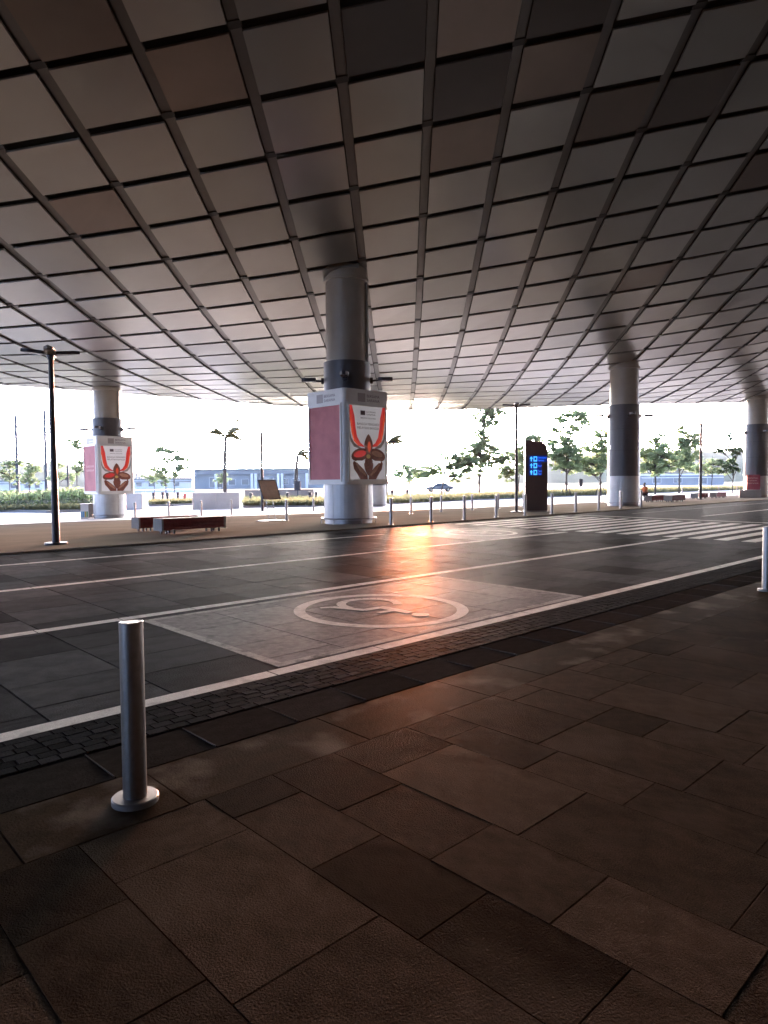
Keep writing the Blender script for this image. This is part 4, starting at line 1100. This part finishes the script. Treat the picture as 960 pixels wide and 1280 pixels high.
for s in (-1, 1):
    w = lambda x, z: (x, s * (0.88 * (1.0 - 0.22 * (z - 0.95) / 0.5) + 0.012), z)
    for q in ([(-1.35, 1.0), (-0.3, 1.0), (-0.3, 1.38), (-0.92, 1.31)], [(-0.22, 1.0), (0.92, 1.0), (0.42, 1.33), (-0.22, 1.38)]):
        MB().add([w(*a) for a in q], [(0, 1, 2, 3)]).obj('side_window', M['glass'], t)
    MB().box((2.2, s * 0.62, 0.7), (0.12, 0.34, 0.14), None, 0.02).obj('headlight', M['headlight'], t)
    MB().box((-2.24, s * 0.62, 0.8), (0.08, 0.3, 0.14), None, 0.02).obj('tail_light', M['red_paint'], t)
    MB().box((0.7, s * 0.98, 1.02), (0.16, 0.18, 0.12), None, 0.02).obj('wing_mirror', M['car_blue'], t)
MB().add([(0.5, -0.66, 1.4), (0.5, 0.66, 1.4), (1.12, 0.8, 1.01), (1.12, -0.8, 1.01)], [(0, 1, 2, 3)]).obj('windscreen', M['glass'], t, (0.012, 0, 0.012))
MB().add([(-1.05, -0.66, 1.34), (-1.05, 0.66, 1.34), (-1.58, 0.8, 0.98), (-1.58, -0.8, 0.98)], [(0, 1, 2, 3)]).obj('rear_window', M['glass'], t, (-0.012, 0, 0.012))
for x in (-1.4, 1.42):
    for s in (-1, 1):
        wh = link('wheel', None, t, (x, s * 0.8, 0.33), (math.pi / 2, 0, 0))
        MB().lathe([(0.2, -0.1), (0.33, -0.09), (0.33, 0.09), (0.2, 0.1)], 18).obj('tyre', M['rubber'], wh)
        MB().lathe([(0.0005, -0.09), (0.21, -0.095)], 14).lathe([(0.0005, 0.09), (0.21, 0.095)], 14).obj('rim', M['rim'], wh)

# ------------------------------------------------------------------ trees and shrubs
def leaves(mb, c, r, n, size, flat_=0.75, rnd=random):
    c = Vector(c)
    for _ in range(n):
        while True:
            q = Vector((rnd.uniform(-1, 1), rnd.uniform(-1, 1), rnd.uniform(-1, 1)))
            if q.length < 1: break
        q = q.normalized() * (q.length ** 0.6)
        p = c + Vector((q.x * r[0], q.y * r[1], q.z * r[2]))
        a = rnd.uniform(0, 6.283); tl = rnd.uniform(-0.9, 0.4)
        u = Vector((math.cos(a), math.sin(a), tl)).normalized()
        v = Vector((-u.y, u.x, rnd.uniform(-0.7, 0.7))).normalized()
        s = size * rnd.uniform(0.6, 1.5); w = s * 0.42
        mb.add([p, p + u * s * 0.5 + v * w, p + u * s, p + u * s * 0.5 - v * w], [(0, 1, 2, 3)])
def tree(label, base, hgt, clumps, m, trunk=0.12, lean=(0, 0), props=False, group='young trees beyond the forecourt', size=0.3, density=1.0, seed=0, bare=0.0):
    """clumps: (dx, dy, height fraction, radius, flatness)"""
    rnd = random.Random(seed + 11)
    t = thing('tree', label, 'tree', base, rnd.uniform(0, 6.28) * 0, group)
    top = Vector((lean[0], lean[1], hgt * 0.93))
    path = [Vector((0, 0, -0.1))]
    for k in range(1, 6):
        f = k / 5; path.append(Vector((lean[0] * f * f + rnd.uniform(-0.12, 0.12), lean[1] * f * f + rnd.uniform(-0.12, 0.12), top.z * f)))
    MB().tube(path, [trunk * (1 - 0.15 * k) for k in range(6)], 8).obj('trunk', M['bark'], t)
    lf = MB(); lm = MB()
    for dx, dy, hf, r, fl in clumps:
        c = Vector((dx + lean[0] * hf * hf, dy + lean[1] * hf * hf, hgt * hf))
        a = path[0].lerp(path[-1], max(0.15, hf - 0.22)); a = Vector((lean[0] * max(0, hf - .2) ** 2, lean[1] * max(0, hf - .2) ** 2, hgt * max(0.2, hf - 0.2)))
        mid = a.lerp(c, 0.55) + Vector((rnd.uniform(-.2, .2), rnd.uniform(-.2, .2), rnd.uniform(-0.1, 0.25)))
        if c.z <= top.z + 0.6: lm.tube([a, mid, c], [trunk * 0.6, trunk * 0.45, trunk * 0.28], 5, False)
        k = max(5, int(16 * r))
        for _ in range(k):
            o = Vector((rnd.gauss(0, 0.62), rnd.gauss(0, 0.62), rnd.gauss(0, 0.6 * fl))) * r
            rr = r * rnd.uniform(0.12, 0.34)
            leaves(lf, c + o, (rr, rr, rr * fl), int(85 * density * (rr / 0.5) ** 1.4) + 16, size, rnd=rnd)
            lm.tube([mid, c + o * 0.8], [trunk * 0.36, trunk * 0.2], 4, False)
    if lm.v: lm.obj('limbs', M['bark'], t)
    lf.obj('crown', m, t)
    if props:
        for k in range(3):
            a = k * 2.094 + 0.4
            MB().tube([(math.cos(a) * 0.75, math.sin(a) * 0.75, 0), (0.06 * math.cos(a), 0.06 * math.sin(a), 1.75)], [0.05, 0.045], 6).obj('prop_stake', M['bark'], t)
    return t
# view-side directions: 'side' is to the right as seen from the road
SIDE = Vector((ROT[0][0], ROT[0][1])); AWAY = Vector((ROT[2][0], ROT[2][1])).normalized()
def C(s, h, r, fl=0.7, d=0.0): return (SIDE.x * s + AWAY.x * d, SIDE.y * s + AWAY.y * d, h, r, fl)
def gp(px, D): 
    p = bearing(px, D); p.z += 0.12; return p
def mpp(D): return D / FPX
D = 92
tree('tall narrow tree with a dense tuft high up under the canopy edge', gp(599, D), 12.2, [C(0.8, .95, 1.3), C(1.6, .93, 1.0), C(0.4, .86, 1.1), C(1.5, .83, .8), C(0.3, .77, .8), C(-0.2, .69, .7), C(0.6, .62, .7), C(-0.3, .5, 1.5), C(1.2, .46, 1.6), C(-1.4, .4, 1.3), C(2.6, .4, 1.2), C(0.4, .36, 1.3), C(-0.2, .55, 1.0)], M['leaf_mid'], 0.13, (SIDE.x * .6, SIDE.y * .6), seed=1)
tree('low wide many stemmed tree in front of the parked car', gp(552, 86), 5.2, [C(0.4, .78, 1.2), C(1.8, .72, 1.1), C(-1.4, .62, 1.1, .6), C(3.0, .62, 1.1, .6), C(1.2, .5, 1.0, .6), C(-2.6, .55, .9, .5), C(2.2, .9, .9), C(0.6, .97, .7), C(3.6, .8, .8, .6)], M['leaf_mid'], 0.1, (SIDE.x * 1.0, SIDE.y * 1.0), seed=2, density=.8)
tree('bushy tree behind the black lamp, left of the totem', gp(648, 100), 6.6, [C(-1.0, .8, 1.1), C(-1.6, .55, 1.3), C(0.4, .62, 1.3), C(0, .9, 1.0), C(-2.0, .42, 1.0)], M['leaf_mid'], 0.1, seed=3, density=.8)
tree('leafy tree whose head shows just above the dark totem', gp(664, 90), 7.8, [C(0, .88, 1.1), C(-.6, .72, 1.3), C(.7, .7, 1.2), C(0, .5, 1.6), C(0.3, .95, .7)], M['leaf_mid'], 0.1, seed=4)
tree('tall staked tree right of the dark totem', gp(708, 84), 10.3, [C(0.5, .97, 1.0, .5), C(1.7, .93, .9, .5), C(-0.6, .9, .6, .5), C(2.4, .86, .7, .5), C(1.0, .8, .8, .5), C(-1.4, .78, .5, .8), C(0, .66, 1.2), C(-.9, .54, 1.3), C(.7, .56, 1.3), C(0, .45, 1.5), C(-1.8, .48, .9, .6), C(1.6, .45, 1.0, .6), C(0, .36, 1.1, .6), C(-2.2, .6, .6)], M['leaf_light'], 0.12, props=True, seed=5)
tree('staked tree with drooping crown left of the charcoal column', gp(751, 86), 8.2, [C(0, .92, .8, .5), C(.5, .8, .9, .6), C(-.8, .72, 1.1, .6), C(0.3, .62, 1.2), C(-1.5, .55, 1.1, .5), C(-.4, .48, 1.3), C(.9, .5, .9), C(-2.4, .44, .9, .5), C(-1.2, .38, .9, .5), C(-.2, .95, .6)], M['leaf_light'], 0.1, props=True, seed=6)
tree('broad green tree behind the seated person', gp(819, 92), 7.6, [C(0, .88, 1.0), C(-1.2, .7, 1.3), C(1.1, .7, 1.3), C(0, .62, 1.6), C(-1.9, .52, 1.2), C(1.9, .52, 1.2), C(0, .46, 1.6), C(.3, .98, .6)], M['leaf_light'], 0.14, seed=7, density=1.2)
tree('tall slim green tree left of the right hand lamp post', gp(849, 94), 9.2, [C(.6, .95, .8), C(1.0, .84, 1.1), C(0.3, .74, 1.1), C(1.4, .7, 1.1), C(.6, .6, 1.3), C(0, .5, 1.2), C(1.6, .52, 1.1), C(.8, .42, 1.1), C(2.1, .8, .7)], M['leaf_light'], 0.12, seed=8, density=1.1)
tree('pale spreading tree right of the right hand lamp post', gp(890, 130), 6.8, [C(0, .75, 1.4, .4), C(-2.0, .62, 1.3, .4), C(2.0, .7, 1.3, .4), C(0, .52, 1.5, .4), C(3.5, .8, .9, .4), C(-3.2, .55, 1.0, .4)], M['leaf_light'], 0.1, seed=9, density=.6)
tree('thin tree with few leaves left of the red notice', gp(916, 80), 7.4, [C(-.6, .95, .35, 1.2), C(-1.3, .72, .6, .5), C(-.2, .74, .4), C(.4, .64, .4, .8), C(-.6, .5, .6), C(.9, .72, .5), C(0.2, .4, .5), C(-1.0, .42, .5)], M['leaf_dark'], 0.06, seed=10, density=.6)
tree('pale far tree just right of the advertising box', gp(512, 170), 6.6, [C(0, .75, 1.8, .5), C(-3.0, .6, 1.7, .5), C(3.0, .62, 1.7, .5), C(0, .5, 2.0, .5), C(4.5, .8, 1.2, .4), C(-1.5, .85, 1.2, .5)], M['leaf_light'], 0.12, seed=11, density=.5, size=.4)
tree('left one of the twin flat topped trees behind the red hydrant', gp(207, 108), 7.8, [C(-.3, .95, 1.0, .35), C(-1.2, .92, .8, .35), C(.8, .9, .9, .35), C(.6, .72, .8, .5), C(-.8, .5, 1.1), C(-.4, .36, .9)], M['leaf_mid'], 0.09, seed=12)
tree('right one of the twin trees behind the red hydrant', gp(217, 104), 6.8, [C(.6, .88, .8, .4), C(1.4, .82, .9, .4), C(1.7, .68, .8, .5), C(.9, .62, .8, .5), C(0, .5, .7)], M['leaf_mid'], 0.09, seed=13)
tree('small pale tree behind the twin trees', gp(193, 150), 5.6, [C(0, .8, 1.2), C(1.6, .7, 1.1), C(0, .55, 1.3), C(-1.4, .6, .9)], M['leaf_light'], 0.08, seed=14, density=.6)
tree('small yellow green tree in front of the blue building', gp(277, 140), 4.6, [C(0, .8, .9), C(.6, .62, .9), C(-.6, .55, .9)], M['leaf_light'], 0.07, seed=15, density=.7)
tree('faint tree at the far left edge behind the shrubs', gp(12, 150), 7.6, [C(0, .8, 1.4, .5), C(-1.5, .65, 1.5, .5), C(1.8, .9, 1.2, .4), C(.5, .5, 1.5)], M['leaf_light'], 0.1, seed=16, density=.6)
tree('faint tree between the two tall masts', gp(37, 140), 7.0, [C(0, .85, 1.2), C(.8, .65, 1.4), C(-.8, .5, 1.3), C(.5, .4, 1.2)], M['leaf_light'], 0.1, seed=17, density=.7)
tree('faint tree between mast and hooked street lamp', gp(72, 135), 6.6, [C(0, .85, 1.1), C(1.0, .6, 1.3), C(-.6, .5, 1.2), C(2.4, .5, 1.0)], M['leaf_light'], 0.1, seed=18, density=.6)
tree('small tree whose crown peeps out left of the distant box', gp(96, 90), 8.0, [C(-.2, .92, .7, .5), C(.4, .86, .6, .5), C(0, .5, .9), C(.9, .6, .8)], M['leaf_mid'], 0.07, seed=19, density=.7)

def palm(label, base, hgt, n, L, wind, seed, crownbase=0.0):
    rnd = random.Random(seed)
    t = thing('palm', label, 'palm', base, 0, 'young palms with wind blown fronds')
    bend = Vector((SIDE.x, SIDE.y, 0)) * 0.25
    path = [Vector((0, 0, 0)), Vector((0, 0, hgt * .4)), Vector((0, 0, hgt * .75)) + bend * .5, Vector((0, 0, hgt)) + bend]
    MB().tube(path, [.26, .24, .22, .19], 8).obj('trunk', M['bark'], t)
    for k in range(n):
        a = rnd.uniform(0, 6.283)
        d = Vector((math.cos(a), math.sin(a), 0)) + Vector((SIDE.x, SIDE.y, 0)) * wind
        d = d.normalized() if d.length > .2 else Vector((SIDE.x, SIDE.y, 0))
        up = rnd.uniform(0.25, 1.25) if k else 1.9
        l = L * rnd.uniform(.75, 1.15)
        mb = MB(); prev = None; steps = 7
        side = Vector((-d.y, d.x, 0))
        spine = []
        for q in range(steps + 1):
            f = q / steps
            spine.append(path[-1] + d * l * f * (1 - .15 * f) + Vector((0, 0, up * l * f - (1.1 * f * f) * l * .75)))
        mb.tube(spine, [.03 * (1 - .8 * q / steps) for q in range(steps + 1)], 4, False)
        for q in range(1, steps + 1):
            for e in range(3):
                p = spine[q - 1].lerp(spine[q], e / 3.0)
                wl = l * .34 * math.sin(math.pi * min(1, (q + e / 3) / (steps + 1)) * .9 + .15)
                for s in (-1, 1):
                    tip = p + side * s * wl * .55 + d * wl * .6 - Vector((0, 0, wl * .45))
                    mb.add([p - d * .13, p + d * .15, tip], [(0, 1, 2)])
        mb.obj('frond', M['frond'], t)
palm('young palm with yellow fronds blown to the right above the pale low wall', gp(281, 90), 8.0, 17, 2.9, 0.55, 31)
palm('thin palm showing just left of the larger advertising box', gp(370, 92), 5.6, 9, 2.2, 0.7, 32)
palm('palm whose frond tips show right of the larger advertising box', gp(482, 84), 6.6, 10, 2.6, 0.8, 33)

def shrub(label, base, r, hgt, m, seed, n=170):
    rnd = random.Random(seed)
    t = thing('shrub', label, 'shrub', base, 0, 'broad leaved shrubs in the left bed')
    mb = MB(); st = MB()
    for _ in range(n):
        a = rnd.uniform(0, 6.283); rr = r * rnd.random() ** .6
        o = Vector((math.cos(a) * rr, math.sin(a) * rr, 0)); h = hgt * rnd.uniform(.35, 1.0) * (1 - .35 * rr / r)
        d = Vector((math.cos(a) + rnd.uniform(-.8, .8), math.sin(a) + rnd.uniform(-.8, .8), 0)).normalized()
        s = Vector((-d.y, d.x, 0)); L = rnd.uniform(.5, .95); w = rnd.uniform(.07, .13)
        p0 = o + Vector((0, 0, h * .55)); p1 = p0 + d * L * .5 + Vector((0, 0, L * .5)); p2 = p0 + d * L + Vector((0, 0, L * .3))
        mb.add([p0, p1 + s * w, p2, p1 - s * w], [(0, 1, 2, 3)])
        if rnd.random() < .3: st.tube([o * .6, p0], [.025, .018], 4, False)
    mb.obj('foliage', m, t); st.obj('stems', M['bark'], t)
for k, (px, Dd, r, h, note) in enumerate(((3, 60, 1.5, 2.5, 'at the far left edge of the picture'), (14, 57, 1.3, 2.2, 'second from the left edge'), (26, 62, 1.2, 1.9, 'beneath the left mast'), (54, 58, 1.2, 2.3, 'just left of the tall lamp post'), (66, 60, 1.3, 2.5, 'behind the tall lamp post'), (80, 57, 1.4, 2.7, 'right of the tall lamp post'), (93, 58, 1.5, 3.0, 'left of the distant advertising box'), (106, 60, 1.4, 2.6, 'behind the distant advertising box'), (136, 62, 1.2, 2.2, 'between distant column and pale wall'))):
    b = bearing(px, Dd); b.z += .12
    shrub('bright green shrub %s' % note, b, r, h, M['leaf_light'], 50 + k)
for k, (px, Dd, note) in enumerate(((8, 54, 'lowest at the far left'), (40, 55, 'right of the white bin'), (62, 54, 'at the foot of the tall lamp post in view'), (88, 54, 'in front of the tall green shrubs'), (120, 56, 'behind the silver foot of the distant column'))):
    b = bearing(px, Dd); b.z += .1
    shrub('low dark shrub, %s' % note, b, 1.9, .75, M['leaf_dark'], 70 + k, 150)

# ------------------------------------------------------------------ masts, street lamps, signs
def mast(label, px, Dd, hgt, arms, r=.36):
    t = thing('mast', label, 'mast', bearing(px, Dd), math.atan2(SIDE.y, SIDE.x), 'tall masts beyond the beds')
    MB().tube([(0, 0, 0), (0, 0, hgt)], [r, r * .75], 8).obj('pole', M['mast'], t)
    for z, x0, x1 in arms:
        a = MB().tube([(x0, 0, z), (x1, 0, z)], [.16, .16], 6).obj('cross_arm', M['mast'], t)
        for x in ([x1] if abs(x0) < .2 else [x0, x1]): MB().box((x, 0, z + .1), (.5, .35, .18), None, .02).obj('antenna', M['mast'], a)
    return t
mast('left tall mast with short cross arms at the far left', 22, 150, 17.2, [(15.2, 0, 1.4), (14.6, .3, 1.5), (8.6, -1.2, 1.9)])
mast('right tall mast with stacked cross arms, behind the tall lamp post', 58, 150, 18.2, [(16.6, 0, 1.5), (16.0, 0, 1.6), (15.2, 0, 1.5), (14.2, 0, 1.8), (13.4, 0, 1.9)])
t = thing('lattice_tower', 'slender pale blue lattice tower far behind the distant column', 'tower', bearing(174, 420), .3)
H = 47
for a in range(3):
    c, s = math.cos(a * 2.094), math.sin(a * 2.094)
    MB().tube([(2.1 * c, 2.1 * s, 0), (.5 * c, .5 * s, H * .62), (.18 * c, .18 * s, H)], [.3, .2, .1], 6).obj('leg', M['spire'], t)
br = MB()
for k in range(16):
    f0, f1 = k / 16, (k + 1) / 16
    rr = lambda f: 2.1 - 1.6 * min(1, f / .62) if f < .62 else .5 - .32 * (f - .62) / .38
    for a in range(3):
        p = lambda f, a: (rr(f) * math.cos(a * 2.094), rr(f) * math.sin(a * 2.094), f * H)
        br.tube([p(f0, a), p(f1, a + 1)], [.1, .1], 4, False); br.tube([p(f1, a), p(f1, a + 1)], [.1, .1], 4, False)
br.obj('bracing', M['spire'], t)
t = thing('street_lamp', 'thin street lamp with a hooked arm left of the distant advertising box', 'street lamp', bearing(85, 75), math.atan2(SIDE.y, SIDE.x))
MB().tube([(0, 0, 0), (0, 0, 4.9), (.15, 0, 5.35), (.5, 0, 5.55), (1.1, 0, 5.6)], [.1, .09, .08, .075, .07], 8).obj('pole', M['mast'], t)
MB().box((1.3, 0, 5.58), (.5, .2, .09), None, .02).obj('lamp_head', M['mast'], t)
def post_sign(label, px, Dd, z0, z1, w, top):
    t = thing('signpost', label, 'signpost', bearing(px, Dd), math.atan2(-AWAY.y, -AWAY.x))
    MB().tube([(0, 0, 0), (0, 0, top)], [.06, .05], 8).obj('pole', M['mast'], t)
    MB().box((.06, 0, (z0 + z1) / 2), (.06, w, z1 - z0), None, .01).obj('plate', M['lamp_metal'], t)
post_sign('dark sign plate on a post between the two staked trees', 726, 100, 1.1, 2.2, .5, 2.3)
post_sign('dark sign plate on a post left of the larger advertising box', 372, 80, 1.1, 2.2, .7, 2.4)

# ------------------------------------------------------------------ buildings and hills far away
def building(label, pxa, pxb, D_, hgt, depth, mw, mr, wins, name='building', roof=.5, pillars=()):
    a, b = bearing(pxa, D_), bearing(pxb, D_)
    d = b - a; L = d.length
    t = thing(name, label, 'building', (a + b) / 2, math.atan2(d.y, d.x))
    MB().box((0, depth / 2, hgt / 2), (L, depth, hgt)).obj('wall', mw, t)
    MB().box((0, depth / 2 - .3, hgt + roof / 2), (L + .8, depth + 1.2, roof)).obj('roof', mr, t)
    MB().box((0, -.5, hgt * .78), (L * .96, 1.0, .25)).obj('awning', mr, t)
    for x0, x1, z0, z1, kind in wins:
        xa, xb = (x0 - .5) * L, (x1 - .5) * L
        f = MB()
        for p, q, r, s in ((xa, xb, z1 - .08, z1), (xa, xb, z0, z0 + .08), (xa, xa + .1, z0 + .082, z1 - .082), (xb - .1, xb, z0 + .082, z1 - .082)): f.box(((p + q) / 2, -.05, (r + s) / 2), (q - p, .1, s - r))
        w = f.obj(kind, M['bld_white'], t)
        MB().box(((xa + xb) / 2, -.02, (z0 + z1) / 2), (xb - xa - .16, .04, z1 - z0 - .16)).obj('pane', M['glass'], w)
    for x in pillars: MB().box(((x - .5) * L, -1.3, hgt * .4), (.8, .5, hgt * .8), None, .05).obj('pillar', M['bld_white'], t)
    return t
building('long low blue building with white pillars behind the pale low wall', 243, 478, 230, 6.4, 14, M['bld_blue'], M['bld_roof'],
         [(.08, .15, .6, 4.0, 'doorway'), (.18, .22, 1.4, 3.4, 'window'), (.25, .29, 1.4, 3.4, 'window'), (.36, .42, .4, 4.0, 'doorway'), (.46, .5, 1.4, 3.4, 'window'), (.52, .56, 1.4, 3.4, 'window'), (.62, .68, 1.4, 3.6, 'window'), (.72, .78, .4, 4.0, 'doorway'), (.84, .9, 1.4, 3.4, 'window')], pillars=(.31, .33, .45, .47, .12, .6))
building('low white building behind the twin trees', 162, 240, 260, 3.6, 10, M['bld_white'], M['bld_roof'], [(.1, .2, 1, 2.6, 'window'), (.3, .4, 1, 2.6, 'window'), (.5, .6, 1, 2.6, 'window'), (.7, .8, 1, 2.6, 'window')], roof=.4)
building('pale blue shed behind the trees on the right', 800, 905, 240, 3.4, 9, M['bld_blue'], M['bld_white'], [(.15, .25, .8, 2.6, 'window'), (.4, .5, .8, 2.6, 'window'), (.7, .8, .3, 2.6, 'doorway')], roof=.5)
building('pale low building behind the shrubs on the far left', -30, 56, 250, 3.2, 9, M['bld_white'], M['bld_blue'], [(.5, .6, .8, 2.4, 'window'), (.7, .8, .8, 2.4, 'window'), (.85, .93, .8, 2.4, 'window')], roof=.5)
def ridge(name, pts, D_, k_):
    """a wooded ridge; pts are (bearing column, height)"""
    rnd = random.Random(len(pts)); mb = MB(); vs = []; rows = 6; n = 90
    for q in range(n + 1):
        px = pts[0][0] + (pts[-1][0] - pts[0][0]) * q / n
        for (a, ha), (b, hb) in zip(pts[:-1], pts[1:]):
            if a <= px <= b: h = ha + (hb - ha) * (px - a) / (b - a)
        h *= 1 + .06 * math.sin(px * .11) + rnd.uniform(-.05, .05)
        for r in range(rows + 1):
            f = r / rows
            p = bearing(px, D_ + 260 * f, 0); vs.append((p.x, p.y, Z_FAR - 2 + k_ * h * math.sin(math.pi * min(1, f * .5 + .0)) ** .8 * rnd.uniform(.97, 1.03)))
    fs = [(q * (rows + 1) + r, (q + 1) * (rows + 1) + r, (q + 1) * (rows + 1) + r + 1, q * (rows + 1) + r + 1) for q in range(n) for r in range(rows)]
    mb.add(vs, fs, True)
    return structure(mb.obj(name, M['hill']))
ridge('hills', [(-500, 70), (-200, 78), (-60, 84), (20, 82), (60, 72), (110, 62), (160, 42), (240, 28), (330, 20), (420, 16), (520, 14)], 640, 0.43)
ridge('hills', [(560, 14), (640, 40), (690, 78), (740, 88), (800, 92), (860, 90), (930, 84), (1000, 80), (1300, 70), (1700, 50)], 600, 0.43)

# ------------------------------------------------------------------ the morning haze
hz = bpy.data.materials.new('haze_air'); hz.use_nodes = True
nt = hz.node_tree; nt.nodes.clear()
pv = nt.nodes.new('ShaderNodeVolumePrincipled'); ou = nt.nodes.new('ShaderNodeOutputMaterial')
pv.inputs['Color'].default_value = (0.72, 0.9, 1.0, 1); pv.inputs['Density'].default_value = HAZE
pv.inputs['Anisotropy'].default_value = 0.3
nt.links.new(pv.outputs[0], ou.inputs['Volume'])
stuff(MB().box((0, 0, 48), (4400, 4400, 104)).obj('haze', hz))
